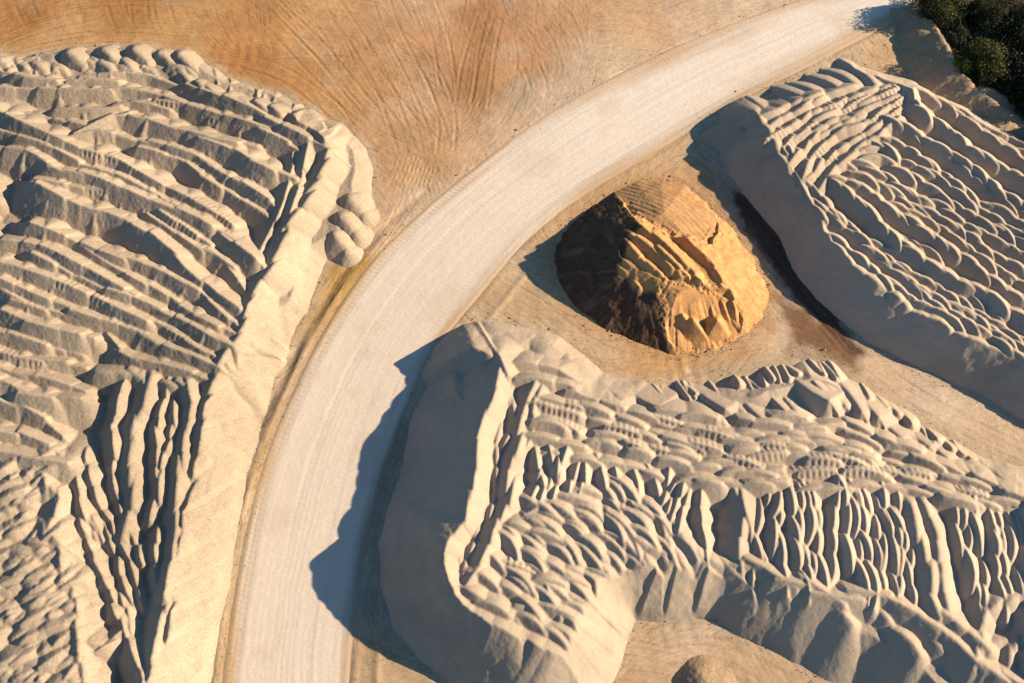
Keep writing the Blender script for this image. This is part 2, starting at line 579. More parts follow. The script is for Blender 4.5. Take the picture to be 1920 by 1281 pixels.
# the higher block in the south-west corner: hummocky, lit along its right edge
pe = lridge([(117, 867), (90, 880), (85, 900), (112, 937), (90, 985), (80, 1000), (107, 1014), (113, 1060), (125, 1090), (137, 1114), (143, 1144), (143, 1194), (150, 1240), (160, 1300), (165, 1400)],
            0.1, "block_edge", step=1.3, L=0.8, r=0.12, tl=1.0, tr=0.45, drop=0.1, depth=3.4, zj=0.1)
LNAMES[90] = "hummocks"
for _ in range(480):
    px, py = rng.uniform(-180, 130), rng.uniform(850, 1400)
    if px > 100 - 35 * (900 < py < 1000) + 40 * (py > 1080): continue
    w = at(px, py, 4.2); a = radians(rng.normal(28, 14))
    fl.stamp(w, (cos(a), sin(a)), rng.uniform(0.3, 1.3), 3.9 + rng.normal(0, 0.17), 0.62, 0.72, 0.12, 0.15, rng.uniform(-.1, .1), 90, depth=1.5)
LNAMES[91] = "outer_ridges"
for k_ in range(70):
    px, py = rng.uniform(-190, -25), rng.uniform(150, 860)
    w = at(px, py, 3.0); a = radians(rng.normal(-24, 8))
    fl.stamp(w, (cos(a), sin(a)), rng.uniform(1, 2.2), float(idw(w[0], w[1], LC)) - 0.3 + rng.normal(0, 0.1), 0.66, 0.6, 0.15, 0.2, 0, 91)
LNAMES[93] = "skirt"
for _ in range(44):
    px = rng.uniform(-60, 360); py = 124 + rng.normal(0, 6) + 0.0002 * (px - 100) ** 2 * (px > 100)
    w = at(px, py, .9); a = radians(rng.normal(-25, 15))
    fl.stamp(w, (cos(a), sin(a)), rng.uniform(.3, 1.3), rng.uniform(.8, 1.4), 0.7, 0.6, 0.35, 0.15, -0.05, 93, depth=1.4)
# scuffed skirt of small spurs along the north toe
LNAMES[92] = "spurs"
for (x0, y0, x1, y1) in [(55, 112, 66, 135), (66, 100, 75, 125), (402, 130, 408, 155), (437, 140, 430, 170), (500, 165, 492, 185), (520, 172, 512, 190), (485, 150, 482, 178),
                         (560, 185, 548, 206), (585, 200, 572, 215), (20, 105, 25, 130)]:
    a, b = at(x0, y0, .15), at(x1, y1, 1.1)
    d = b - a; L = np.hypot(*d) / 2; d = d / (2 * L)
    fl.stamp((a + b) / 2, d, L, 0.75, 0.8, 0.9, 0.1, 0.05, 0, 92, depth=1.3, lean=0.8 / (2 * L))
fl.toe_limit(LTOE, 0.76, 121, fan=0.85, per=2.8, slant=-0.6)
fl.grain(0.045, 21)
R = empty("gravel_stockpile", (*at(300, 700), 0))
tag(R, "long coarse gravel stockpile left of the haul road with diagonal windrows and a sunlit bank", "gravel stockpile")
fl.build(R, lambda i: LNAMES.get(i, "ridge"), M_LEFT, under=UL)

# ---------------------------------------------------------------- lower right stockpile
SC = ctrl3([(943, 673, 4.6), (923, 750, 5.3), (895, 850, 5.6), (873, 977, 5.7), (838, 1025, 6.1), (838, 1100, 6.2), (900, 1165, 5.9),
            (1000, 1205, 5.2), (1080, 1250, 4.6), (870, 645, 3.0), (960, 650, 3.2), (1050, 690, 3.6), (1000, 723, 4.6), (1140, 760, 3.9), (1230, 770, 3.4),
            (1050, 800, 4.9), (1200, 850, 4.7), (1350, 780, 3.4), (1440, 785, 3.3), (1540, 760, 2.9), (1600, 790, 3.0), (1700, 830, 3.0), (1800, 870, 3.0),
            (1400, 860, 4.5), (1600, 880, 4.4), (1800, 930, 4.2), (1910, 950, 3.8), (1320, 930, 5.0), (1060, 900, 5.2), (1000, 1000, 5.3), (1000, 1100, 5.4), (1100, 1000, 5.2),
            (1100, 1100, 4.9), (1200, 1000, 5.0), (1180, 1080, 4.2), (1300, 1020, 4.8), (1280, 1090, 3.3), (1380, 1000, 4.5), (1370, 1070, 3.9),
            (1500, 1000, 4.8), (1700, 1030, 4.8), (1850, 1040, 4.6), (1500, 1090, 4.8), (1600, 1110, 4.9), (1720, 1140, 4.9), (1830, 1200, 4.6), (1910, 1270, 4.4)])
STOE = line([(818, 650), (840, 625), (868, 608), (900, 600), (960, 608), (1050, 632), (1095, 668), (1130, 700), (1190, 716), (1270, 712), (1340, 700), (1400, 690), (1440, 684),
             (1475, 672), (1500, 656), (1527, 664), (1563, 678), (1595, 697), (1645, 733), (1705, 770), (1780, 820), (1860, 862), (1925, 880), (2150, 930), (2250, 1500), (1850, 1480), (1690, 1360), (1600, 1310), (1545, 1281),
             (1490, 1245), (1440, 1212), (1390, 1190), (1345, 1160), (1300, 1160), (1240, 1165), (1190, 1160), (1175, 1200), (1160, 1250), (1120, 1330), (1000, 1370),
             (860, 1300), (780, 1235), (735, 1170), (712, 1100), (712, 1020), (730, 950), (752, 880), (765, 800), (775, 730), (792, 690)])
SC = [(x, y, z * 0.85) for x, y, z in SC]
fs = Field(-17, 70, -52, 6, 0.1)
fs.base(STOE, inset=1.3, top=idw(fs.X, fs.Y, SC) - 1.35 + 0.3 * fbm(fs.X * .3, fs.Y * .3, 13, 3))
US = fs.Z.copy()
SNAMES = {0: "base"}


def sridge(P, off=0.0, **k):
    k.setdefault("name", "ridge")
    return lridge(P, off, C=SC, f=fs, N=SNAMES, **k)


SB = [(880, 655), (915, 662), (943, 676), (933, 710), (923, 747), (907, 787), (900, 813), (893, 850), (893, 880), (883, 913), (878, 947), (872, 977), (850, 998), (837, 1023), (830, 1057), (835, 1095), (848, 1125),
      (880, 1150), (920, 1170), (975, 1195), (1040, 1225), (1080, 1252), (1110, 1300)]
sridge(SB, 0.3, name="bank", step=1.4, L=1.5, depth=8, r=0.10, tl=0.80, tr=0.61, lobes=0.02, drop=0.25, zj=0.10)
SS = [(1380, 1060), (1440, 1062), (1475, 1092), (1510, 1093), (1545, 1108), (1575, 1118), (1600, 1112), (1640, 1112), (1700, 1137), (1740, 1165), (1780, 1190), (1830, 1237), (1900, 1278), (1980, 1320), (2080, 1380)]
sridge(SS, 0.0, name="bank", step=1.5, L=2.0, depth=8, r=0.15, tl=0.72, tr=0.66, lobes=0.0, drop=0.12, zj=0.06)
for P in [[(1425, 1072), (1462, 1100)], [(1540, 1108), (1578, 1146)], [(1655, 1150), (1697, 1193)], [(1770, 1215), (1822, 1248)]]:
    sridge(P, -0.5, name="lobe", step=2.0, L=1.3, depth=7, r=0.25, lobes=0.0, drop=0.25, zj=0.05, curv=-0.12)
G2 = dict(step=1.55, L=1.35, r=0.08, tl=0.78, tr=0.72, drop=0.42, zj=0.09)
# chains parallel to the main crest
for P, o in [([(957, 707), (957, 740), (943, 760), (937, 793), (930, 827), (915, 855), (907, 887), (900, 923), (885, 970), (868, 1000), (862, 1050), (868, 1075)], -0.65),
             ([(963, 720), (955, 757), (967, 783), (960, 803), (943, 833)], -0.55),
             ([(930, 857), (932, 887), (928, 920), (923, 953), (913, 990)], -0.6),
             ([(1000, 723), (983, 763), (977, 797), (967, 847), (953, 893), (960, 923), (943, 963), (933, 980), (920, 1017), (905, 1045), (890, 1075)], 0.1),
             ([(1010, 735), (1002, 760), (1000, 800), (993, 830)], 0.0),
             ([(890, 1000), (880, 1030), (872, 1070)], -0.5)]:
    sridge(P, o, **{**G2, "r": 0.12, "L": 1.6, "step": 1.8})
# rows of lumps north of the centre
H3 = dict(step=2.9, L=1.5, r=0.12, tl=1.0, tr=0.68, drop=0.14, zj=0.12, curv=-0.06)
rows = [[(983, 680), (1027, 687), (1067, 693)], [(1000, 710), (1040, 717), (1080, 725), (1133, 745)],
        [(1017, 743), (1060, 750), (1143, 773), (1200, 797), (1277, 827), (1330, 838)],
        [(1080, 735), (1133, 749), (1197, 775)], [(1020, 762), (1100, 782), (1163, 802), (1207, 815), (1280, 840)],
        [(1017, 790), (1053, 795), (1110, 803), (1177, 828), (1273, 850), (1340, 862), (1400, 868)],
        [(1007, 817), (1067, 833), (1123, 825), (1187, 847), (1233, 857), (1290, 873), (1350, 880), (1420, 885)],
        [(1040, 850), (1107, 863), (1177, 872), (1213, 883), (1277, 900), (1340, 905), (1400, 908), (1440, 905)],
        [(1200, 775), (1260, 790), (1300, 800), (1372, 822), (1420, 830), (1510, 842), (1560, 850)],
        [(1255, 768), (1330, 782), (1395, 786), (1440, 795), (1490, 800), (1550, 795)],
        [(1240, 795), (1320, 812), (1370, 808), (1420, 815), (1460, 810), (1545, 822), (1600, 835)],
        [(1280, 830), (1340, 845), (1395, 838), (1450, 852), (1510, 855), (1580, 860), (1660, 880), (1720, 890)],
        [(1440, 880), (1500, 878), (1560, 885), (1610, 880), (1680, 895), (1740, 905), (1800, 920), (1880, 935)],
        [(1300, 895), (1370, 900), (1440, 907), (1507, 912), (1550, 920), (1610, 908), (1663, 916), (1723, 920), (1790, 935)],
        [(1480, 778), (1530, 792), (1580, 800), (1620, 822), (1680, 842), (1740, 865), (1800, 880)],
        [(1610, 800), (1660, 822), (1700, 838), (1760, 868), (1820, 890), (1900, 915)],
        [(1580, 845), (1640, 856), (1700, 872), (1760, 892), (1830, 905), (1910, 930)],
        [(1760, 919), (1823, 940), (1907, 955)], [(1440, 830), (1500, 825), (1560, 830), (1610, 850)],
        [(1920, 930), (2000, 950), (2100, 970)], [(1930, 960), (2020, 985), (2110, 1000)]]
for k_, P in enumerate(rows):
    sridge(P, 0.05, **{**H3, "tooth": 0.10 if k_ in (2, 4, 5, 8, 11, 12) else 0.0})
# long tipped lobes on the north edge
for (x0, y0, z0, x1, y1, z1) in [(1145, 712, .5, 1228, 768, 3.2), (1185, 720, .5, 1215, 765, 2.8), (1225, 730, .5, 1275, 775, 3.0), (1285, 722, .6, 1350, 765, 3.2),
                                 (1340, 718, .6, 1405, 778, 3.1), (1375, 715, .5, 1440, 780, 3.2), (1415, 705, .5, 1480, 770, 3.2), (1450, 700, .5, 1512, 764, 3.2),
                                 (1475, 694, .6, 1550, 748, 3.2), (1498, 676, .7, 1560, 740, 3.0), (1522, 684, .6, 1590, 762, 2.9), (1553, 700, .5, 1620, 775, 2.8),
                                 (1590, 735, .5, 1660, 795, 2.8), (1625, 755, .5, 1700, 815, 2.7), (1680, 785, .5, 1745, 835, 2.5), (1730, 815, .5, 1790, 858, 2.4),
                                 (1800, 850, .4, 1850, 885, 2.3), (1090, 672, .5, 1160, 740, 3.4), (1060, 645, .8, 1110, 700, 3.2), (1000, 630, .9, 1060, 668, 2.8), (960, 618, 1., 1020, 660, 2.8),
                                 (900, 612, 1.0, 950, 655, 3.0), (870, 616, 1.2, 915, 650, 2.9)]:
    a, b = at(x0, y0, z0), at(x1, y1, z1)
    d = b - a; L = np.hypot(*d) / 2; d = d / (2 * L)
    SNAMES[88] = "lobes"
    big = x0 < 1010
    fs.stamp((a + b) / 2 + rng.normal(0, .3, 2), d, L * rng.uniform(.8, 1.1), (z0 + z1) / 2 - (0.8 if big else 0.35) + rng.normal(0, .15), 0.62 if not big else .38, 0.95 if not big else .5, 1.5 if big else rng.uniform(.1, .3), 0.25, rng.uniform(-.04, .06), 88, depth=3.6, lean=(z1 - z0) / (2 * L), lobes=0.0, rng=rng)
SNAMES[86] = "spurs"
for _ in range(64):
    x0 = rng.uniform(1180, 1900)
    y0 = float(np.interp(x0, [1180, 1270, 1340, 1440, 1475, 1500, 1530, 1595, 1645, 1705, 1780, 1925], [718, 716, 706, 690, 680, 664, 668, 700, 736, 772, 822, 876])) + rng.uniform(0, 14)
    a, b = at(x0, y0, .1), at(x0 + rng.uniform(8, 26), y0 + rng.uniform(16, 34), 1.2)
    d = b - a; L = np.hypot(*d) / 2; d = d / (2 * L)
    fs.stamp((a + b) / 2, d, L, rng.uniform(.55, .95), 0.9, 1.0, 0.06, 0.1, rng.uniform(-.05, .05), 86, depth=1.2, lean=rng.uniform(.8, 1.4) / (2 * L))
# scales in the middle
scales = [[(993, 937), (1023, 954)], [(1027, 947), (1067, 930), (1113, 957)], [(1060, 957), (1100, 974)], [(1093, 920), (1120, 904), (1153, 930), (1157, 964)],
          [(1160, 917), (1200, 960), (1203, 980)], [(1173, 914), (1227, 954)], [(1207, 957), (1247, 980), (1287, 1020)], [(1230, 954), (1273, 990)], [(1160, 977), (1200, 1000)],
          [(1203, 980), (1243, 1020)], [(1237, 984), (1257, 1027)], [(1160, 990), (1205, 1040), (1207, 1062)], [(1110, 974), (1147, 997), (1160, 1007)], [(1087, 987), (1133, 1010)],
          [(1027, 964), (1083, 994)], [(1000, 977), (1053, 1000), (1063, 1017)], [(960, 984), (1020, 1000)], [(1003, 1004), (1043, 1030)], [(960, 997), (1007, 1030)],
          [(960, 1017), (997, 1044)], [(1063, 1024), (1113, 1040), (1130, 1067)], [(1107, 1017), (1160, 1054), (1188, 1080)], [(1147, 1017), (1193, 1054)], [(993, 1040), (1030, 1057), (1070, 1084)],
          [(1070, 1067), (1133, 1074), (1170, 1112), (1183, 1135)], [(960, 1060), (1010, 1067), (1020, 1100)], [(1020, 1087), (1057, 1084), (1090, 1107)], [(1073, 1080), (1127, 1107), (1165, 1150)],
          [(1023, 1100), (1073, 1117)], [(977, 1094), (1027, 1120)], [(1027, 1120), (1063, 1147)], [(1067, 1137), (1120, 1140), (1150, 1180)], [(973, 1140), (1020, 1137), (1050, 1157), (1077, 1164), (1107, 1197)],
          [(930, 1137), (983, 1157), (1033, 1184)], [(1067, 1190), (1103, 1207), (1138, 1244)], [(1017, 1217), (1070, 1234), (1098, 1270)],
          [(900, 1080), (950, 1100), (985, 1130)], [(930, 1050), (970, 1080)], [(880, 1110), (930, 1130), (960, 1150)]]
SNAMES[89] = "scales"
for k_, P in enumerate(scales):
    sridge(P, rng.normal(0, .08), merge=None if k_ % 2 == 0 else 60 + k_ // 2 if False else None, step=2.5, L=1.8, r=0.12, tl=0.66, tr=0.72, drop=0.3, zj=0.07, curv=-0.12, yaw=-0.1, depth=4.0, tooth=0.15 if k_ in (23, 25) else 0)
for P in [[(1213, 1047), (1230, 1080), (1226, 1096)], [(1243, 1040), (1257, 1075)], [(1247, 1034), (1273, 1057), (1268, 1080)], [(1270, 1037), (1290, 1075)],
          [(1285, 1012), (1320, 1050), (1335, 1080)], [(1330, 1047), (1373, 1060), (1378, 1080)], [(1200, 1014), (1243, 1034)]]:
    sridge(P, 0.0, step=1.5, L=1.3, r=0.3, tl=0.7, tr=0.7, drop=0.25, zj=0.05, depth=5.5, lobes=0.03)
slits = [[(1190, 887), (1195, 910)], [(1220, 890), (1233, 917)], [(1253, 900), (1245, 930)], [(1263, 917), (1255, 950)], [(1280, 918), (1263, 964)], [(1287, 930), (1277, 990)],
         [(1313, 930), (1317, 987), (1327, 1040)], [(1007, 857), (1017, 893)], [(1010, 895), (997, 933)], [(1033, 853), (1040, 880), (1020, 930)], [(1057, 867), (1047, 900), (1040, 925)],
         [(1083, 877), (1073, 912)], [(1097, 887), (1090, 917)], [(1127, 877), (1133, 900)], [(1160, 885), (1165, 905)]]
for P in slits:
    sridge(P, 0.0, step=1.5, L=1.1, r=0.06, tl=0.95, tr=0.85, drop=0.3, zj=0.08, merge=87)
sridge([(1387, 928), (1398, 960), (1390, 990), (1386, 1014), (1388, 1050)], 0.2, step=1.8, L=1.4, r=0.12, drop=0.35, curv=0.05, depth=3.5)
# upright chains on the right
V = [[(1403, 940), (1400, 987), (1410, 1020), (1407, 1057)], [(1437, 940), (1422, 968), (1433, 990), (1420, 1030), (1435, 1055)],
     [(1460, 947), (1453, 994), (1463, 1040), (1475, 1078)], [(1467, 954), (1472, 994), (1466, 1027)], [(1487, 944), (1492, 984), (1497, 1020), (1502, 1060), (1513, 1092)],
     [(1502, 940), (1503, 1000), (1515, 1047), (1517, 1078)], [(1517, 940), (1520, 987), (1530, 1020), (1528, 1060)], [(1528, 937), (1547, 960), (1535, 987), (1533, 1040), (1547, 1072)],
     [(1573, 932), (1567, 960), (1560, 990), (1565, 1020), (1563, 1065)], [(1587, 930), (1593, 980), (1603, 1020), (1597, 1042), (1607, 1080), (1622, 1098)],
     [(1603, 934), (1598, 964), (1610, 990), (1613, 1020), (1617, 1060), (1622, 1095)], [(1615, 940), (1618, 970), (1627, 1004), (1633, 1040), (1640, 1094)],
     [(1630, 947), (1640, 977), (1650, 1004), (1645, 1030), (1653, 1054), (1660, 1100)], [(1647, 944), (1657, 977), (1670, 997), (1660, 1030)], [(1660, 940), (1673, 980), (1667, 1017), (1680, 1042), (1677, 1070), (1682, 1100)],
     [(1683, 944), (1680, 970)], [(1686, 1000), (1690, 1034), (1697, 1067), (1693, 1100)], [(1687, 977), (1703, 1020), (1707, 1060), (1715, 1112)], [(1693, 950), (1707, 980), (1717, 1020), (1712, 1045)],
     [(1793, 964), (1797, 1004), (1810, 1040), (1823, 1080), (1840, 1114), (1838, 1148)], [(1807, 964), (1812, 994), (1827, 1040), (1828, 1067)],
     [(1830, 960), (1837, 1004), (1843, 1040), (1853, 1080), (1850, 1120)], [(1863, 977), (1867, 1000)], [(1870, 1020), (1867, 1047), (1873, 1067), (1883, 1114)],
     [(1877, 980), (1883, 1020)], [(1883, 1047), (1893, 1080), (1893, 1120)], [(1900, 987), (1903, 1020), (1900, 1060), (1913, 1094)], [(1913, 994), (1922, 1050), (1926, 1100)], [(1940, 1000), (1945, 1060), (1950, 1110)]]
for k_, P in enumerate(V):
    sridge(P, rng.normal(0, .05), step=2.7, L=1.9, r=0.06, tl=0.85, tr=0.85, drop=0.36, zj=0.07, curv=-0.07)
for P, o in [([(1717, 970), (1727, 1014), (1743, 1054), (1747, 1087), (1740, 1112), (1750, 1132), (1777, 1154), (1807, 1174), (1830, 1194)], 0.25),
             ([(1740, 960), (1757, 997), (1763, 1034), (1770, 1080), (1777, 1137)], 0.15),
             ([(1890, 1128), (1857, 1142), (1845, 1165), (1840, 1204), (1834, 1228)], 0.1), ([(1890, 1128), (1930, 1120), (1980, 1130)], 0.0),
             ([(1860, 1206), (1890, 1200), (1925, 1195)], -0.5), ([(1910, 1200), (1890, 1240), (1900, 1270)], -0.4)]:
    sridge(P, o, step=1.7, L=1.3, r=0.25, tl=0.75, tr=0.72, drop=0.2, zj=0.06)
SNAMES[91] = "outer_ridges"
for _ in range(60):
    px, py = rng.uniform(1940, 2150), rng.uniform(930, 1400)
    w = at(px, py, 4.2)
    fs.stamp(w, (0.2, -0.97), rng.uniform(1, 1.8), 4.3 + rng.normal(0, 0.2), 0.7, 0.7, 0.15, 0.3, 0, 91)
cx_, cy_ = at(1280, 1120, 1.5)
fanw = 0.15 + 0.7 * np.exp(-(((fs.X - cx_) / 7) ** 2 + ((fs.Y - cy_) / 5) ** 2))
fs.toe_limit(STOE, 0.78, 131, fan=fanw, per=2.6, slant=0.2)
fs.grain(0.03, 31)
R = empty("sand_stockpile", (*at(1250, 950), 0))
tag(R, "large pale sand stockpile in the lower right whose shaded bank meets the haul road", "sand stockpile")
fs.build(R, lambda i: SNAMES.get(i, "ridge"), M_SAND, under=US)

# ---------------------------------------------------------------- upper right stockpile
TC = ctrl3([(1447, 253, 4.2), (1470, 290, 4.2), (1507, 373, 3.9), (1570, 464, 3.7), (1670, 547, 3.8), (1783, 614, 3.9), (1870, 657, 3.9), (1920, 680, 3.9),
            (1450, 165, 1.9), (1520, 143, 1.7), (1575, 112, 1.2), (1640, 150, 2.4), (1440, 213, 3.4), (1520, 190, 3.2), (1600, 180, 3.0), (1680, 180, 3.0), (1560, 250, 3.6), (1650, 230, 3.4),
            (1710, 165, 2.6), (1800, 210, 2.6), (1920, 267, 2.6), (1740, 210, 3.2), (1830, 290, 3.3), (1907, 335, 3.3), (1700, 300, 3.6), (1800, 400, 3.6), (1900, 500, 3.7), (1600, 350, 3.8), (1650, 430, 3.9), (1750, 500, 4.1), (1860, 590, 4.0)])
TTOE = line([(1300, 236), (1340, 212), (1400, 174), (1450, 156), (1510, 135), (1555, 116), (1578, 104), (1610, 122), (1660, 138), (1720, 150), (1770, 176), (1830, 210), (1880, 236), (1930, 262), (2150, 360), (2200, 900), (2020, 850),
             (1920, 785), (1860, 752), (1800, 728), (1740, 700), (1690, 675), (1630, 640), (1575, 602), (1530, 560), (1490, 505), (1455, 440), (1420, 390), (1370, 330), (1320, 285), (1290, 262)])
TC = [(x, y, z * 0.90) for x, y, z in TC]
ft = Field(20, 92, -16, 42, 0.1)
ft.base(TTOE, inset=1.3, top=idw(ft.X, ft.Y, TC) - 1.25 + 0.25 * fbm(ft.X * .3, ft.Y * .3, 43, 3))
UT = ft.Z.copy()
TNAMES = {0: "base"}


def tridge(P, off=0.0, **k):
    k.setdefault("name", "ridge")
    return lridge(P, off, C=TC, f=ft, N=TNAMES, **k)


TB = [(1430, 226), (1447, 253), (1462, 280), (1478, 312), (1495, 350), (1512, 385), (1530, 415), (1550, 440), (1570, 464), (1597, 492), (1627, 513), (1643, 528), (1670, 547), (1697, 560), (1730, 592), (1783, 614),
      (1817, 634), (1870, 657), (1883, 672), (1925, 682), (2000, 720), (2080, 770)]
tridge(TB, 0.0, name="bank", step=2.1, L=1.2, depth=6, r=0.22, tl=0.66, tr=0.66, lobes=0.03, drop=0.32, zj=0.10)
for P in [[(1840, 662), (1874, 674)], [(1860, 690), (1887, 697)], [(1655, 560), (1695, 580)]]:
    tridge(P, -0.6, name="lobe", step=1.6, L=1.1, depth=6, r=0.6, drop=0.2)
T4 = dict(step=1.9, L=1.15, r=0.15, tl=0.85, tr=0.72, drop=0.15, zj=0.07)
for k_, P in enumerate([[(1440, 213), (1480, 193), (1523, 178)], [(1450, 230), (1490, 207), (1520, 190), (1557, 173), (1587, 163)],
                        [(1450, 250), (1480, 237), (1533, 203), (1570, 190), (1610, 175), (1657, 163)], [(1483, 263), (1523, 227), (1557, 210), (1600, 193), (1660, 175)],
                        [(1507, 253), (1557, 227), (1600, 217), (1643, 192), (1670, 182)], [(1493, 293), (1520, 263), (1573, 232), (1610, 218)],
                        [(1513, 318), (1523, 290), (1567, 249), (1623, 227), (1653, 207), (1697, 178)], [(1517, 330), (1550, 297), (1583, 270), (1623, 250), (1640, 232), (1675, 210)],
                        [(1540, 343), (1567, 313), (1600, 280), (1640, 257), (1673, 230)]]):
    tridge(P, 0.05, **{**T4, "tooth": 0.13 if k_ in (2, 3, 6, 7) else 0})
for (x0, y0, z0, x1, y1, z1) in [(1400, 176, .4, 1445, 212, 3.0), (1450, 160, .5, 1520, 183, 2.8), (1480, 152, .5, 1545, 175, 2.7), (1515, 138, .6, 1580, 163, 2.6), (1545, 126, .5, 1610, 155, 2.4), (1576, 106, .5, 1645, 152, 2.5)]:
    a, b = at(x0, y0, z0), at(x1, y1, z1)
    d = b - a; L = np.hypot(*d) / 2; d = d / (2 * L)
    TNAMES[88] = "lobes"
    ft.stamp((a + b) / 2, d, L, (z0 + z1) / 2, 0.5, 0.74, 0.3, 0.35, rng.uniform(-.05, .03), 88, depth=3.2, lean=(z1 - z0) / (2 * L), rng=rng)
for P in [[(1473, 280), (1497, 330), (1520, 377), (1535, 395)], [(1510, 333), (1543, 370), (1565, 400)], [(1540, 383), (1570, 413), (1600, 430)], [(1485, 285), (1500, 315)]]:
    tridge(P, -0.05, step=1.8, L=1.3, r=0.08, tl=0.8, tr=0.78, drop=0.4, zj=0.06, curv=0.05)
# diagonal ranks of scales
D = [([(1657, 143), (1707, 160), (1740, 176), (1807, 202), (1860, 235), (1920, 265), (2000, 305)], .0), ([(1713, 165), (1767, 187), (1807, 217), (1857, 253), (1925, 302), (2000, 350)], .0), ([(1700, 158), (1745, 176), (1800, 212), (1880, 265), (1925, 285)], -.05),
     ([(1710, 172), (1733, 203), (1780, 237), (1797, 253), (1837, 283), (1883, 310), (1930, 335), (2010, 385)], .45),
     ([(1680, 223), (1730, 247), (1773, 277), (1830, 310), (1870, 350), (1930, 382), (2010, 430)], .4),
     ([(1690, 240), (1735, 265), (1775, 292), (1820, 325), (1860, 360), (1925, 400)], -.02), ([(1660, 258), (1693, 267), (1740, 300), (1773, 320), (1817, 360), (1873, 387), (1925, 418), (2000, 470)], .0),
     ([(1613, 287), (1647, 267), (1690, 292), (1727, 312), (1763, 328), (1812, 372), (1860, 400), (1925, 440)], .0), ([(1600, 297), (1650, 290), (1700, 322), (1745, 345), (1790, 378), (1850, 412), (1925, 455)], .0),
     ([(1587, 302), (1623, 307), (1670, 330), (1707, 360), (1757, 380), (1810, 412), (1873, 447), (1930, 480)], .0), ([(1620, 330), (1665, 350), (1710, 380), (1760, 402), (1800, 425), (1840, 452), (1885, 485), (1930, 510)], .0),
     ([(1573, 332), (1605, 342), (1630, 355), (1680, 393), (1730, 425), (1775, 460), (1810, 478), (1840, 505), (1900, 545), (1940, 570)], .35), ([(1690, 385), (1740, 410), (1790, 440), (1833, 470), (1870, 500), (1930, 535)], -.05),
     ([(1570, 342), (1600, 363), (1640, 400), (1667, 427), (1693, 454), (1750, 494), (1800, 524), (1850, 547), (1925, 597), (2000, 640)], .5),
     ([(1577, 405), (1600, 425), (1627, 458), (1665, 480), (1700, 500)], -.05), ([(1600, 432), (1660, 464), (1710, 486), (1757, 506), (1793, 530), (1830, 560), (1870, 590)], -.05),
     ([(1573, 447), (1600, 472), (1630, 494), (1655, 520), (1690, 545)], -.05), ([(1635, 470), (1660, 487), (1717, 512), (1760, 532), (1800, 558), (1850, 592), (1925, 640)], -.05),
     ([(1657, 497), (1707, 522), (1763, 557), (1807, 580), (1860, 612), (1925, 655)], -.05), ([(1670, 524), (1717, 560), (1750, 580), (1790, 598)], -.05), ([(1717, 537), (1783, 580), (1837, 612), (1873, 638)], -.05),
     ([(1797, 574), (1867, 618), (1893, 655), (1940, 670)], -.05), ([(1640, 415), (1690, 440), (1740, 470)], -.35), ([(1865, 560), (1925, 612)], .0)]
for k_, (P, o) in enumerate(D):
    big = k_ in (3, 4, 13)
    tridge(P, o, step=1.75, L=1.35, r=0.05, tl=0.95, tr=0.72, drop=0.24, zj=0.075, jit=1.3, curv=-0.12, yaw=-0.10, lobes=0.0, depth=3.0 if big else 2.4)
TNAMES[91] = "outer_ridges"
for _ in range(70):
    px, py = rng.uniform(1945, 2120), rng.uniform(320, 760)
    w = at(px, py, 3.6)
    ft.stamp(w, (0.75, -0.66), rng.uniform(1, 1.8), 3.5 + rng.normal(0, 0.2), 0.7, 0.7, 0.15, 0.3, 0, 91)
ft.toe_limit(TTOE, 0.76, 151, fan=0.2, per=6.0, slant=0.2)
ft.grain(0.03, 51)
R = empty("sand_stockpile", (*at(1680, 400), 0))
tag(R, "pale sand stockpile on the upper right with diagonal ranks of scalloped heaps", "sand stockpile")
ft.build(R, lambda i: TNAMES.get(i, "ridge"), M_SAND, under=UT)
print("parts", len(LNAMES), len(SNAMES), len(TNAMES))
# ---------------------------------------------------------------- orange sand mound with a dark crust
MT = line([(1035, 490), (1042, 462), (1062, 428), (1100, 392), (1150, 362), (1195, 343), (1240, 337), (1285, 348), (1330, 383), (1372, 430), (1412, 480), (1437, 530), (1441, 562), (1430, 600),
           (1400, 630), (1340, 656), (1270, 667), (1200, 647), (1120, 608), (1070, 572), (1045, 532)])
fm = Field(0, 32, -6, 26, 0.08)
X, Y = fm.X, fm.Y
dm = poly_dist(X, Y, MT) + 0.45 * fbm(X * .35, Y * .35, 61, 3) + 0.22 * fbm(X * 1.3, Y * 1.3, 67, 3)
ramp = 0.63 * dm; top_ = 4.9 + 0.15 * fbm(X * .4, Y * .4, 62, 3)
dome = 0.5 * (ramp + top_ - np.sqrt((ramp - top_) ** 2 + 0.5))
dome = np.where(dm > 0, dome, ramp)
DOME = dome.copy()
# gullies down the weathered side
cx, cy = at(1205, 500, 5)
th = np.arctan2(Y - cy, X - cx); rr = np.hypot(X - cx, Y - cy)
gul = fbm(th * 16 + 0.9 * fbm(X * .5, Y * .5, 64, 2), rr * 0.16, 63, 3)
dome = dome + 0.10 * gul * smooth(2.5, 5, rr) * (dm > 0)
fm.Z = dome.astype(np.float32)
fm.I[:] = 1


def carve(P, z, pid, wall=2.2, rough=0.3, seed=0):
    d = poly_dist(X, Y, P) + rough * fbm(X * 0.9, Y * 0.9, seed, 3)
    t = z + np.where(d < 0, -d * wall, 0)
    m = t < fm.Z
    fm.Z[m] = t[m]; fm.I[m & (d > -0.5)] = pid


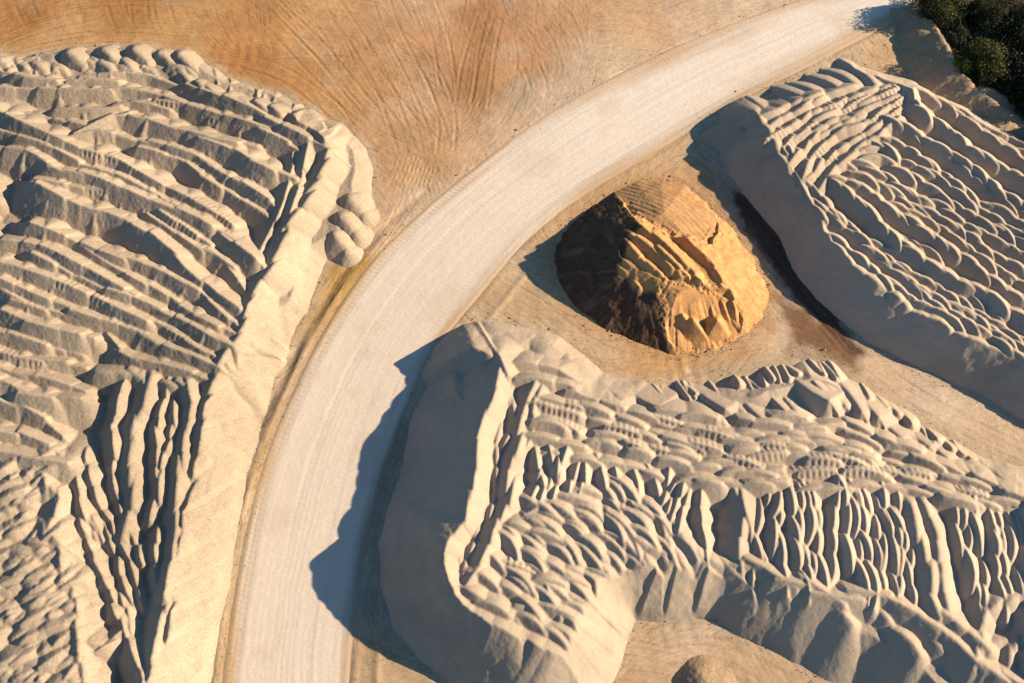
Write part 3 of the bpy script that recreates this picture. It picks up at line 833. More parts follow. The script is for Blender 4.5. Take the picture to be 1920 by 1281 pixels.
# the trafficked north apron, lower than the dome
NP = line([(1150, 352, .6), (1172, 372, 2.2), (1186, 396, 2.9), (1206, 420, 3.0), (1245, 436, 3.1), (1290, 450, 3.1), (1330, 452, 3.1), (1345, 428, 2.6), (1345, 390, .5), (1290, 340, .3), (1230, 325, .2), (1180, 338, .2)])
dn_top = poly_dist(X, Y, MT)
carve(NP, np.minimum(3.05 + 0.08 * fbm(X, Y, 70, 2), 0.05 + 0.46 * dn_top), 2, 1.9, 0.35, 71)
# trench behind the tipped ridges
TR_ = line([(1255, 445, 4.0), (1285, 462, 4.0), (1330, 500, 4.0), (1368, 528, 3.8), (1362, 545, 3.6), (1325, 530, 3.6), (1290, 500, 3.8), (1262, 470, 4.0)])
carve(TR_, 3.5 + 0 * X, 2, 0.95, 0.25, 72)
# low floor left of the ridges
TF = line([(1178, 428, 4.5), (1215, 416, 4.5), (1262, 446, 4.4), (1335, 530, 4.3), (1240, 534, 4.3), (1205, 545, 4.3), (1160, 500, 4.5)])
carve(TF, 3.95 + 0.1 * fbm(X, Y, 73, 2), 2, 0.8, 0.3, 74)
for k_, P in enumerate([[(1207, 423), (1250, 457), (1277, 483), (1320, 524)], [(1190, 440), (1227, 463), (1267, 503), (1280, 512)], [(1180, 457), (1207, 483), (1247, 513)],
                        [(1167, 493), (1190, 508), (1207, 530)], [(1240, 470), (1270, 498), (1296, 515)], [(1300, 450), (1335, 480), (1360, 520)], [(1320, 455), (1350, 490), (1368, 522)]]):
    W = np.array([(*at(x, y, 4.9), 4.95 if k_ < 5 else 4.2) for x, y in P])
    S = resample(W, 1.0)
    for i in range(len(S)):
        q = S[min(i + 1, len(S) - 1)] - S[max(i - 1, 0)]; a = math.atan2(q[1], q[0])
        gi, gj = int((S[i][0] - fm.x0) / fm.res), int((S[i][1] - fm.y0) / fm.res)
        zt = min(S[i][2], float(DOME[gj, gi]) + 0.12)
        fm.stamp(S[i][:2] + rng.normal(0, .08, 2), (cos(a), sin(a)), 0.7, zt - 0.2 * (i / len(S)) + rng.normal(0, .06), 1.0, 0.9, 0.14, 0.06, 0, 3, depth=2.8, lobes=0.06, rng=rng)
# fan-shaped dug face on the south side
FP = line([(1237, 536, 4.6), (1253, 518, 4.8), (1293, 521, 4.8), (1325, 531, 4.6), (1370, 535, 4.2), (1392, 600, .6), (1386, 626, .1), (1330, 668, -.2), (1275, 672, -.2), (1252, 640, .4), (1246, 590, 1.8)])
tx, ty = at(1300, 535, 4.4); bx, by = at(1325, 655, 0.1)
ax, ay = bx - tx, by - ty; aL = math.hypot(ax, ay); ax /= aL; ay /= aL
u = ((X - tx) * ax + (Y - ty) * ay) / aL
w = (-(X - tx) * ay + (Y - ty) * ax)
fanz = 3.5 * np.maximum(1 - np.clip(u, 0, 1.05), 0) ** 1.8 + 0.12 - 1.2 * np.minimum(u, 0)
gro = fbm(w * 1.5 / (0.55 + 0.5 * np.clip(u, 0, 1.2)), u * 0.8, 81, 3)
fanz = fanz + 0.28 * gro * smooth(0.05, 0.4, u)
carve(FP, fanz, 4, 2.2, 0.45, 82)
for (x0, y0, x1, y1) in [(1330, 560, 1345, 622), (1352, 560, 1372, 612), (1375, 565, 1384, 610), (1300, 600, 1330, 640), (1280, 590, 1315, 640), (1345, 600, 1368, 628)]:
    a, b = at(x0, y0, 2.2), at(x1, y1, .5)
    d = b - a; L = np.hypot(*d) / 2; d = d / (2 * L)
    fm.stamp((a + b) / 2, d, L, 1.45, 1.1, 1.0, 0.1, 0.2, 0, 4, depth=0.8, lean=-2.0 / (2 * L))
fm.grain(0.04, 65)
# broken crust along the rim of the cut
rim = np.abs(poly_dist(X, Y, NP)) < 0.8
rim |= np.abs(poly_dist(X, Y, FP)) < 0.5
fm.Z += (rim * 0.22 * fbm(X * 2.2, Y * 2.2, 66, 3) * (fm.Z > 1.2)).astype(np.float32)
# soil kinds: dark crust on the weathered side, fresh orange sand where it was dug or tipped
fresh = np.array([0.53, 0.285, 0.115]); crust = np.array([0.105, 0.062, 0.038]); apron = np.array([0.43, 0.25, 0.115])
I = fm.I
tint = np.zeros(X.shape + (3,), np.float32)
mk = lambda ids: blur(np.isin(I, ids).astype(np.float32), 3)[..., None]
tint[:] = fresh
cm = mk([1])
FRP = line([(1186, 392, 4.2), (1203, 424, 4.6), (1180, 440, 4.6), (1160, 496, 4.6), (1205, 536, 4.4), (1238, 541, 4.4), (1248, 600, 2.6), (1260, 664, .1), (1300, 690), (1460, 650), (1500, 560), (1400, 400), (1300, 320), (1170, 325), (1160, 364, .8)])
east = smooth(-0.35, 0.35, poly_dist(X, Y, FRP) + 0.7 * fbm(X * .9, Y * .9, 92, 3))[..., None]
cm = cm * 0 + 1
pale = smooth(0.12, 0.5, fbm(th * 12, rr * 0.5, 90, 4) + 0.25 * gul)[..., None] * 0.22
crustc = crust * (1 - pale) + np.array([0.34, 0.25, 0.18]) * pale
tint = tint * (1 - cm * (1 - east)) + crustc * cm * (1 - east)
am = mk([2]) * smooth(-0.2, 0.6, poly_dist(X, Y, NP))[..., None]
tint = tint * (1 - am) + apron * am
tint = tint * (1 + 0.25 * fbm(X * 1.5, Y * 1.5, 91, 4)[..., None])
# tyre cleats on the apron
da = poly_dist(X, Y, NP)
ang = radians(-62)
ua = X * cos(ang) + Y * sin(ang); va = -X * sin(ang) + Y * cos(ang) + 0.03 * ua * ua
lane = np.clip(np.sin(va * 2 * pi / 0.75), 0, 1)
fm.Z -= (0.05 * lane * (0.6 + vnoise(X * .5, Y * .5, 77)) * smooth(0.2, 0.8, da) * (I == 2)).astype(np.float32)
R = empty("orange_sand_mound", (*at(1240, 540), 0))
tag(R, "orange sand mound with a dark crusted side and a freshly dug face", "sand mound")
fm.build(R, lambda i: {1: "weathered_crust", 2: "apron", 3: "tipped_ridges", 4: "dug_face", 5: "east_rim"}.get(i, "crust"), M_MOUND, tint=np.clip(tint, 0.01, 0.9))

# ---------------------------------------------------------------- single tipped loads
def tipped(label, group, hi, lo, zh, zl, width, mat, cat="tipped heap", r=0.7, name="tipped_heap", slope=0.8):
    a, b = at(*hi, zh), at(*lo, zl)
    m = (a + b) / 2; d = b - a; L = max(np.hypot(*d) / 2, 0.3); d = d / (2 * L)
    R_ = L + width + 3
    f = Field(m[0] - R_, m[0] + R_, m[1] - R_, m[1] + R_, 0.09)
    f.stamp(m, d, L, (zh + zl) / 2, slope, slope, r, 0.12, 0, 1, depth=6, lean=(zl - zh) / (2 * L), lobes=0.03, rng=rng)
    f.Z += (0.14 * fbm(f.X * .55, f.Y * .55, int(rng.integers(1000)), 3)).astype(np.float32)
    f.grain(0.05, int(rng.integers(1000)))
    o = f.build(empty_like(m), lambda i: name, mat, zmin=-0.02)
    for x in o.values():
        x.parent = None; x.location = (m[0], m[1], 0)
        tag(x, label, cat, group)


class empty_like:
    def __init__(self, m): self.location = (m[0], m[1], 0.0)


_mo = mesh_obj
def mesh_obj(name, V, F, mat, parent=None, normals=None, color=None, loc=(0, 0, 0)):
    return _mo(name, V, F, mat, parent if isinstance(parent, bpy.types.Object) else None, normals, color, loc)


G = "rounded loads tipped along the north toe of the gravel stockpile"
tipped("broad dark-sided gravel heap at the west end of the row by the brown ground", G, (128, 98), (156, 118), 1.55, 1.25, 2, M_LEFT, r=0.6)
tipped("rounded gravel heap, second from the west in the row by the brown ground", G, (192, 92), (217, 112), 1.5, 1.2, 2, M_LEFT, r=0.4)
tipped("tallest rounded gravel heap in the middle of the row by the brown ground", G, (250, 90), (275, 112), 1.6, 1.25, 2, M_LEFT, r=0.4)
tipped("narrow gravel heap squeezed between two larger ones in the row", G, (298, 99), (325, 120), 1.3, 1.0, 2, M_LEFT, r=0.4)
tipped("long gravel heap sloping southeast at the east end of the row", G, (335, 100), (370, 136), 1.5, 1.05, 2, M_LEFT, r=0.4)
G = "loads tipped against the foot of the sunlit bank"
tipped("upper tipped gravel load, longest of the three against the sunlit bank", G, (655, 372), (680, 398), 1.9, 1.2, 2, M_LEFT, r=0.6)
tipped("middle tipped gravel load of the three against the sunlit bank", G, (640, 405), (665, 432), 2.0, 1.3, 2, M_LEFT, r=0.55)
tipped("lowest tipped gravel load of the three, nearest the yellow verge", G, (628, 438), (648, 466), 1.9, 1.2, 2, M_LEFT, r=0.55)
tipped("dark gravel heap on the curved track at the bottom edge", None, (1322, 1282), (1352, 1312), 1.1, 1.1, 3, M_BANK, cat="gravel heap", r=0.9, name="gravel_heap", slope=0.5)
# ---------------------------------------------------------------- ground
GX0, GX1, GY0, GY1, GR = -78.0, 86.0, -46.0, 66.0, 0.14
gx = np.arange(GX0, GX1, GR); gy = np.arange(GY0, GY1, GR)
far = np.array([3, 8, 18, 40, 90, 200, 420.0])
xs = np.concatenate([GX0 - far[::-1], gx, gx[-1] + far]); ys = np.concatenate([GY0 - far[::-1], gy, gy[-1] + far])
X, Y = np.meshgrid(xs.astype(np.float32), ys.astype(np.float32))

RL = [(400, 1480), (415, 1281), (435, 1130), (468, 955), (500, 845), (545, 738), (590, 645), (640, 562), (700, 480), (770, 413), (830, 358), (905, 300), (1000, 228), (1110, 162), (1250, 92), (1380, 40), (1480, 5), (1570, -30), (1750, -100)]
RR = [(655, 1480), (655, 1281), (662, 1200), (680, 1080), (700, 980), (725, 880), (760, 770), (800, 685), (850, 613), (890, 570), (940, 505), (985, 455), (1050, 398), (1130, 345), (1230, 288), (1320, 230), (1420, 172), (1520, 125), (1600, 82), (1680, 42), (1760, -5), (1850, -60)]
NST = 700
WL = resample(resample(line(RL), 3.0), 0.05); WR = resample(resample(line(RR), 3.0), 0.05)
WL = WL[np.linspace(0, len(WL) - 1, NST).astype(int)]; WR = WR[np.linspace(0, len(WR) - 1, NST).astype(int)]
for _ in range(60):
    WL[1:-1] = (WL[:-2] + 2 * WL[1:-1] + WL[2:]) / 4; WR[1:-1] = (WR[:-2] + 2 * WR[1:-1] + WR[2:]) / 4
ROADP = np.concatenate([WL[::8], WR[::-8]])
dr = poly_dist(X, Y, ROADP)

# direction in which wheels and blades have worked the ground (picture directions, turned into ground directions)
DIRS = [(30, 50, 1, -.45), (200, 40, 1, -.05), (100, 80, 1, -.2), (330, 60, 1, .1), (420, 110, 1, .12), (520, 120, 1, .3), (560, 40, 1, .8), (480, 20, 1, .7), (600, 130, 1, .95), (660, 80, .8, 1), (640, 190, .7, 1),
        (700, 150, .6, 1), (760, 100, .6, 1), (760, 200, .5, 1), (800, 250, .3, 1), (740, 310, .3, 1), (780, 330, .12, 1), (720, 250, .5, 1), (840, 180, .3, 1), (870, 160, -.25, 1), (900, 60, -.4, 1), (905, 180, -.15, 1), (880, 230, -.25, 1),
        (960, 40, .5, 1), (980, 150, -.1, 1), (1020, 90, .3, 1), (1060, 60, .1, 1), (940, 250, 1, -.75), (1100, 120, 1, -.6), (1150, 50, 1, -.45), (1250, 40, 1, -.42), (1350, 10, 1, -.4), (800, 370, 1, -.9), (690, 460, .8, -1),
        (620, 560, .5, -1), (520, 780, .35, -1), (450, 1050, .15, -1), (1000, 590, 1, .6), (1100, 660, 1, .45), (1250, 690, 1, .08), (1400, 680, 1, -.25), (1300, 330, 1, .8), (1240, 310, 1, -.6), (1380, 400, .7, 1), (1500, 620, .8, 1), (1560, 660, .7, 1),
        (1650, 720, 1, .6), (1800, 800, 1, .5), (1150, 1240, 1, -.9), (1250, 1185, 1, -.25), (1350, 1190, 1, .2), (1450, 1240, 1, .55), (750, 1260, 1, .35), (700, 1150, .1, -1), (760, 880, .3, -1), (1650, 100, 1, .5), (1720, 160, 1, .7), (1820, 220, 1, .6)]
cs = 0; sn = 0; wt = 0
Xc, Yc = np.meshgrid(np.linspace(GX0, GX1, 165), np.linspace(GY0, GY1, 113))
for px, py, dx, dy in DIRS:
    p = at(px, py); q = at(px + dx, py + dy); a = math.atan2(q[1] - p[1], q[0] - p[0])
    w = 1.0 / ((Xc - p[0]) ** 2 + (Yc - p[1]) ** 2 + 4.0) ** 1.6
    cs = cs + w * cos(2 * a); sn = sn + w * sin(2 * a)
AC = 0.5 * np.arctan2(sn, cs)
n0, n1 = len(gy), len(gx)
# nearest lookup of the angle on the fine grid
jj = np.clip(((gy - GY0) / (GY1 - GY0) * 112), 0, 111.999); ii = np.clip(((gx - GX0) / (GX1 - GX0) * 164), 0, 163.999)
j0 = jj.astype(int); i0 = ii.astype(int); fj = (jj - j0)[:, None]; fi = (ii - i0)[None, :]


def up(A):
    return (A[j0][:, i0] * (1 - fj) * (1 - fi) + A[j0 + 1][:, i0] * fj * (1 - fi) + A[j0][:, i0 + 1] * (1 - fj) * fi + A[j0 + 1][:, i0 + 1] * fj * fi)


ang = 0.5 * np.arctan2(up(np.sin(2 * AC)), up(np.cos(2 * AC)))
ang = ang + 0.10 * fbm(X[7:-7, 7:-7] * .12, Y[7:-7, 7:-7] * .12, 101, 2)
vx = np.cos(ang).astype(np.float32); vy = np.sin(ang).astype(np.float32)
nz = np.random.default_rng(3).normal(0, 1, (n0, n1)).astype(np.float32)


def lic(steps, noise):
    acc = noise.copy()
    J, I_ = np.meshgrid(np.arange(n0, dtype=np.float32), np.arange(n1, dtype=np.float32), indexing='ij')
    for sgn in (1, -1):
        pj, pi_ = J.copy(), I_.copy()
        ox, oy = vx * sgn, vy * sgn
        for _ in range(steps):
            pi_ += ox; pj += oy
            a = np.clip(pj + .5, 0, n0 - 1).astype(np.int32); b = np.clip(pi_ + .5, 0, n1 - 1).astype(np.int32)
            tx_, ty_ = vx[a, b], vy[a, b]
            s = np.sign(tx_ * ox + ty_ * oy); s[s == 0] = 1
            ox, oy = tx_ * s, ty_ * s
            acc += noise[a, b]
    return acc / acc.std()


st1 = lic(26, nz)
st2 = lic(45, blur(np.random.default_rng(4).normal(0, 1, (n0, n1)).astype(np.float32), 2))
ang0 = ang
ang = ang + 0.55 * np.sign(fbm(X[7:-7, 7:-7] * .05, Y[7:-7, 7:-7] * .05, 108, 2)) + 0.5 * fbm(X[7:-7, 7:-7] * .1, Y[7:-7, 7:-7] * .1, 109, 3)
vx = np.cos(ang).astype(np.float32); vy = np.sin(ang).astype(np.float32)
st3 = lic(14, np.random.default_rng(9).normal(0, 1, (n0, n1)).astype(np.float32))
Zg = np.zeros(X.shape, np.float32)
patch = smooth(-0.25, 0.35, fbm(X * 0.09, Y * 0.09, 103, 3))
hp = lambda a, n: (lambda d: d / d.std())(a - blur(a, n))
st1 = hp(st1, 8); st2 = hp(st2, 20); st3 = hp(st3, 8)
S1 = np.zeros(X.shape, np.float32); S2 = np.zeros(X.shape, np.float32)
S1[7:-7, 7:-7] = st1; S2[7:-7, 7:-7] = st2
S3 = np.zeros(X.shape, np.float32); S3[7:-7, 7:-7] = st3
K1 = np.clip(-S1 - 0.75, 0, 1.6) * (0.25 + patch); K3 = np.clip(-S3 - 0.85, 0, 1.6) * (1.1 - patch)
Zg += -0.014 * K1 - 0.014 * K3 + 0.0022 * S1 + 0.003 * S3 + 0.012 * fbm(X * 2.5, Y * 2.5, 106, 3) + 0.06 * fbm(X * .15, Y * .15, 104, 3) + 0.03 * fbm(X * 0.9, Y * 0.9, 105, 3)

# wheel tracks: paired ruts with cleat marks
TRK = [([(713, -10), (733, 60), (770, 123), (797, 187), (820, 233), (830, 293)], .05), ([(740, 63), (800, 113), (827, 167), (840, 213), (843, 253), (833, 295)], .05), ([(917, 13), (903, 57), (883, 113), (873, 167), (868, 215)], .06),
       ([(930, 20), (917, 67), (907, 133), (903, 187), (893, 222)], .06), ([(993, 40), (1027, 77), (1040, 110), (1040, 143)], .05), ([(990, 113), (1010, 150), (1013, 190)], .08), ([(667, 67), (693, 133), (733, 187), (790, 260)], .05),
       ([(800, 0), (827, 67), (837, 133), (842, 190)], .05), ([(0, 75), (60, 52), (130, 30), (220, 20)], .07), ([(40, -5), (48, 25), (75, 62)], .06), ([(215, -5), (220, 30), (240, 62)], .06), ([(262, -5), (255, 30), (275, 66)], .06), ([(300, -5), (303, 25), (318, 60)], .05),
       ([(370, 98), (440, 110), (520, 130), (600, 185), (680, 255)], .06), ([(480, 10), (560, 95), (640, 180), (690, 235)], .05), ([(500, 0), (590, 80), (660, 170), (720, 240)], .05), ([(620, 0), (680, 90), (720, 160), (770, 300)], .05),
       ([(1045, 20), (1075, 60), (1080, 100)], .04), ([(1000, 570), (1080, 640), (1180, 690), (1290, 690), (1390, 665)], .05), ([(1180, 700), (1260, 703), (1340, 698)], .05),
       ([(1130, 1281), (1180, 1215), (1250, 1185), (1340, 1185), (1430, 1215), (1520, 1265)], .03), ([(1160, 1290), (1220, 1225), (1300, 1205), (1400, 1230)], .03), ([(1590, 640), (1700, 740), (1830, 810), (1940, 860)], .03),
       ([(690, 1100), (720, 960), (760, 830), (800, 715)], .06), ([(1370, 380), (1440, 460), (1520, 560), (1600, 650)], .05), ([(600, 30), (640, 90), (655, 140)], .06), ([(1590, 110), (1660, 120), (1740, 175), (1850, 240)], .04)]
rut = np.zeros(X.shape, np.float32)
for P, dep in TRK:
    W = resample(line(P), 4.0); W = resample(W, 1.0)
    for _ in range(6): W[1:-1] = (W[:-2] + 2 * W[1:-1] + W[2:]) / 4
    m = (X > W[:, 0].min() - 3) & (X < W[:, 0].max() + 3) & (Y > W[:, 1].min() - 3) & (Y < W[:, 1].max() + 3)
    if not m.any(): continue
    d, S = line_dist(X[m], Y[m], W[::2])
    e = np.abs(d - 1.05)
    prof = np.exp(-(e / 0.17) ** 2) * (0.72 + 0.28 * np.sin(S * 2 * pi / 0.55)) - 0.5 * np.exp(-((e - 0.34) / 0.15) ** 2)
    fade = smooth(0, 2, S) * smooth(0, 2, S.max() - S) * (0.65 + 0.7 * vnoise(S * .2, d * 0, 7))
    Zg[m] -= dep * 0.7 * prof * fade; rut[m] = np.maximum(rut[m], np.exp(-(e / .17) ** 2) * fade)
# more single passes of loaders across the yard
rt = np.random.default_rng(77)
for _ in range(95):
    top = rt.random() < .8
    p = at(*( (rt.uniform(0, 1350), rt.uniform(-10, 420)) if top else (rt.uniform(880, 1900), rt.uniform(560, 1281)) ))
    j_, i_ = int((p[1] - GY0) / GR), int((p[0] - GX0) / GR)
    if not (0 <= j_ < n0 and 0 <= i_ < n1): continue
    a = ang0[j_, i_] + rt.normal(0, .35); k_ = rt.normal(0, .02)
    W = [p]
    for s_ in range(int(rt.uniform(8, 24))):
        a += k_; W.append(W[-1] + 1.0 * np.array([cos(a), sin(a)]))
    W = np.array(W); wd = rt.choice([0.95, 1.1, 1.3]); bw = rt.uniform(.09, .14); dep = rt.uniform(.007, .02)
    m = (X > W[:, 0].min() - 2) & (X < W[:, 0].max() + 2) & (Y > W[:, 1].min() - 2) & (Y < W[:, 1].max() + 2)
    if not m.any(): continue
    d, S = line_dist(X[m], Y[m], W)
    e = np.abs(d - wd)
    fade = smooth(0, 2, S) * smooth(0, 2, S.max() - S) * (0.6 + 0.8 * vnoise(S * .25, d * 0, int(rt.integers(99))))
    Zg[m] -= dep * (np.exp(-(e / bw) ** 2) * (0.6 + 0.4 * np.sin(S * 2 * pi / .5)) - .5 * np.exp(-((e - 2 * bw) / bw) ** 2)) * fade
    rut[m] = np.maximum(rut[m], 0.6 * np.exp(-(e / bw) ** 2) * fade)
# dense cleat prints where machines turned
for (px, py, r, a, p_) in [(770, 320, 3.6, 75, .55), (545, 25, 3.2, -50, .6), (480, 85, 3.5, -5, .5), (430, 100, 4.0, -10, .5), (700, 250, 3, 20, .5), (120, 25, 4, 20, .5), (30, 20, 3, 30, .5), (690, 330, 2.2, 5, .45), (640, 235, 2.0, -40, .45),
                           (890, 195, 2.5, 70, .6), (1090, 1175, 2.5, 5, .5), (1255, 1170, 3, 5, .45), (1395, 1165, 2, 40, .5), (1270, 710, 4, 5, .45), (940, 610, 3, -35, .5), (620, 540, 2.5, 60, .5), (1290, 690, 3, 5, .5), (860, 620, 1.5, 30, .5)]:
    c = at(px, py); m = (np.abs(X - c[0]) < r * 1.6) & (np.abs(Y - c[1]) < r * 1.6)
    x, y = X[m] - c[0], Y[m] - c[1]
    t = radians(a); uu = x * cos(t) + y * sin(t); vv = -x * sin(t) + y * cos(t)
    wob = fbm(x * .4, y * .4, 9, 2)
    w = smooth(1, .3, np.hypot(x, y) / r + 0.5 * wob)
    Zg[m] -= 0.06 * w * (0.5 + 0.5 * np.sin((vv + .3 * wob) * 2 * pi / p_)) * (0.55 + 0.45 * np.sin((uu + .5 * wob) * 2 * pi / (p_ * 3.1)))

# windrow left by the grader along the west edge of the road, and a low one on the east edge
dl, SL = line_dist(X, Y, WL[::6]); de, SE = line_dist(X, Y, WR[::6])
dl = np.where(dr > 0, -dl, dl); de = np.where(dr > 0, -de, de)
hw = 0.15 * (0.55 + 0.9 * vnoise(SL * .25, SL * 0, 31)) * smooth(0.0, 1.0, (1 - smooth(45, 75, SL)) + .12)
Zg += hw * np.exp(-((dl - 0.7) / 0.38) ** 2) - 0.16 * np.exp(-((dl - 1.75) / 0.5) ** 2) * (SL < 70) * (0.6 + vnoise(SL * .4, dl, 32))
Zg += 0.05 * np.exp(-((de - 0.5) / 0.35) ** 2) * (0.7 + vnoise(SE * .2, SE * 0, 33)) + 0.08 * np.exp(-((de - 2.6) / 0.4) ** 2) * (SE < 60)
Zg = np.where(dr > 0.0, np.minimum(Zg, 0.0) * smooth(1.0, 0.0, dr) - 0.03 * smooth(0, .6, dr) - 0.02, Zg)

CP = [(50, 30, .37, .185, .07), (250, 10, .37, .19, .075), (100, 72, .50, .31, .15), (300, 60, .49, .29, .13), (480, 60, .44, .24, .10), (450, 125, .42, .21, .08), (560, 160, .43, .23, .095), (650, 150, .46, .27, .13), (600, 40, .50, .30, .15), (800, 20, .53, .35, .21), (800, 70, .47, .27, .14),
      (800, 200, .46, .28, .15), (760, 310, .50, .33, .18), (700, 420, .56, .40, .26), (880, 150, .40, .22, .10), (900, 60, .44, .25, .13), (960, 230, .55, .40, .27), (980, 100, .46, .265, .14), (1060, 30, .48, .29, .16), (1130, 110, .58, .44, .31), (1200, 40, .55, .37, .22),
      (1300, 30, .58, .43, .30), (1400, 0, .60, .46, .33), (1040, 190, .58, .45, .33), (720, 300, .46, .28, .15), (790, 390, .56, .42, .29),
      (880, 600, .48, .35, .22), (1000, 600, .50, .36, .22), (1100, 670, .52, .38, .24), (1250, 690, .49, .31, .16), (1400, 690, .53, .38, .24), (1450, 620, .54, .42, .30), (1300, 315, .49, .31, .16), (1230, 320, .50, .34, .20), (1360, 380, .40, .29, .20), (1280, 280, .50, .36, .22),
      (1650, 720, .55, .41, .28), (1750, 760, .58, .46, .34), (1860, 820, .55, .42, .29), (720, 1250, .46, .33, .20), (820, 1290, .48, .35, .22), (1200, 1220, .50, .36, .23), (1300, 1190, .55, .43, .31), (1450, 1255, .50, .36, .22), (1350, 1240, .48, .34, .21), (1150, 1281, .47, .32, .18),
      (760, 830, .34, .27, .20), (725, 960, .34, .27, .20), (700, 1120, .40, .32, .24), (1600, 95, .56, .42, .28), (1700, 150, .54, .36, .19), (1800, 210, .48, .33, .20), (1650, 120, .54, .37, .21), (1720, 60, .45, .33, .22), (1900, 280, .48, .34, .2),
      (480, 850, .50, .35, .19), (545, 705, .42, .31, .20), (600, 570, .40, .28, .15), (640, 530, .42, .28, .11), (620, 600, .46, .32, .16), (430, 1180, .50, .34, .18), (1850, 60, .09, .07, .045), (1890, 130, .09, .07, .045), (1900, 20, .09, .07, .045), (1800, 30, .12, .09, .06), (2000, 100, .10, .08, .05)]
CPW = [(*at(a, b), (r, g, bl)) for a, b, r, g, bl in CP]
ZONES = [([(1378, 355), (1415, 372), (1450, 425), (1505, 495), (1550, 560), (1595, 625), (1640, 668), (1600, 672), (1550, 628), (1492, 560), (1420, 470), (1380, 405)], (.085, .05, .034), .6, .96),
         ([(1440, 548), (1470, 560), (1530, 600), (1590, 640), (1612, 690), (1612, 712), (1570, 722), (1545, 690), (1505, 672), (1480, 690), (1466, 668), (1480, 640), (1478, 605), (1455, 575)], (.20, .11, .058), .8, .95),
         ([(1130, 690), (1220, 675), (1330, 682), (1420, 640), (1445, 590), (1460, 610), (1430, 660), (1350, 705), (1240, 712)], (.50, .295, .14), 1.2, .6),
         (None, (.46, .27, .125), 1.3, .65),
         ([(620, 500), (665, 500), (700, 470), (690, 500), (640, 570), (615, 610), (590, 600)], (.40, .25, .085), .9, .7),
         ([(845, 20), (935, 0), (925, 80), (915, 215), (880, 240), (860, 200), (885, 100)], (.34, .18, .08), 1.2, .65),
         ([(790, 280), (850, 270), (860, 300), (820, 330), (780, 320)], (.43, .26, .11), 1.2, .4),
         ([(960, 160), (1000, 140), (1015, 180), (985, 210), (955, 200)], (.42, .34, .24), .9, .7),
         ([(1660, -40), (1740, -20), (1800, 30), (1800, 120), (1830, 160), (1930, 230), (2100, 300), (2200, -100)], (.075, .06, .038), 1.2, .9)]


def soil(X, Y):
    num = np.zeros(X.shape + (3,), np.float32); den = np.zeros(X.shape, np.float32)
    wx = X + 1.6 * fbm(X * .12, Y * .12, 111, 3); wy = Y + 1.6 * fbm(X * .12 + 50, Y * .12, 112, 3)
    for x, y, c in CPW:
        w = 1.0 / ((wx - x) ** 2 + (wy - y) ** 2 + 3.0) ** 1.7
        den += w; num += w[..., None] * np.array(c, np.float32)
    c = num / den[..., None]
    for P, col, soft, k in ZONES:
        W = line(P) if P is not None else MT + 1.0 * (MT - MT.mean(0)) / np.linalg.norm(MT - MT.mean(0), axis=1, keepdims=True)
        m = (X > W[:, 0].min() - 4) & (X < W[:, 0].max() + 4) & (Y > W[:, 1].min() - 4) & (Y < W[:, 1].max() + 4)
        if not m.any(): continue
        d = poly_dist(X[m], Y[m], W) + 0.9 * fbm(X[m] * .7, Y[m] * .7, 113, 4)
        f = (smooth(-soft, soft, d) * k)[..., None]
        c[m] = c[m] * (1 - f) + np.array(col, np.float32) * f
    # sand spilled from the piles on to the ground round them
    for P in (LTOE, STOE, TTOE):
        m = (X > P[:, 0].min() - 4) & (X < P[:, 0].max() + 4) & (Y > P[:, 1].min() - 4) & (Y < P[:, 1].max() + 4)
        if not m.any(): continue
        d = -poly_dist(X[m], Y[m], P) + 0.9 * fbm(X[m] * .8, Y[m] * .8, 114, 4)
        f = (0.75 * smooth(1.5, -0.1, d) * (c[m].mean(-1) > 0.12))[..., None]
        c[m] = c[m] * (1 - f) + np.array([.47, .37, .26], np.float32) * f
    return c * np.array([1.03, 1.0, .95], np.float32)


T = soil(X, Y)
mot = fbm(X * .35, Y * .35, 121, 4)
pp = smooth(0.15, 0.6, fbm(X * .22, Y * .22, 122, 4) + 0.05 * S1 + 0.05 * S3)[..., None] * 0.34
T = T * (1 - pp) + np.array([.58, .45, .32], np.float32) * pp * (T.mean(-1, keepdims=True) / .33)
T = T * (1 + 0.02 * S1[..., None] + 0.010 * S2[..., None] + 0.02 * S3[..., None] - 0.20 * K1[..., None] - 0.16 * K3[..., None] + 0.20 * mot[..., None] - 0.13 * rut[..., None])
bare = np.random.default_rng(8).random(X.shape)
V = np.stack([X.ravel(), Y.ravel(), Zg.ravel()], 1)
idx = np.arange(X.size).reshape(X.shape)
F = np.stack([idx[:-1, :-1], idx[:-1, 1:], idx[1:, 1:], idx[1:, :-1]], -1).reshape(-1, 4)
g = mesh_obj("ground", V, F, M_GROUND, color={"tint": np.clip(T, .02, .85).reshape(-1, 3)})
tag(g, kind="structure")

# ---------------------------------------------------------------- haul road
NA = 120
NS2 = 1500
sidx = np.linspace(0, NST - 1, NS2)
L_ = np.stack([np.interp(sidx, np.arange(NST), WL[:, k]) for k in (0, 1)], 1); R_ = np.stack([np.interp(sidx, np.arange(NST), WR[:, k]) for k in (0, 1)], 1)
v = np.linspace(-0.02, 1.02, NA)[None, :]
RX = L_[:, :1] * (1 - v) + R_[:, :1] * v; RY = L_[:, 1:] * (1 - v) + R_[:, 1:] * v
M_ = (L_ + R_) / 2
sl = np.concatenate([[0], np.cumsum(np.hypot(*np.diff(M_, axis=0).T))])[:, None] + 0 * v
wv = v * 12.3 + 0 * sl
wq = wv + 0.5 * vnoise(sl * .05, sl * 0, 207) + 0.25 * fbm(RX * .3, RY * .3, 208, 2)
stk = 0.8 * vnoise(wq * 3.7, sl * 0.016, 201) + 0.9 * vnoise(wq * 6.1 + 3, sl * 0.027, 202) + 0.5 * vnoise(wq * 1.1, sl * 0.012, 203)
fine = 0.8 * fbm(RX * 3.1, RY * 3.1, 204, 2)
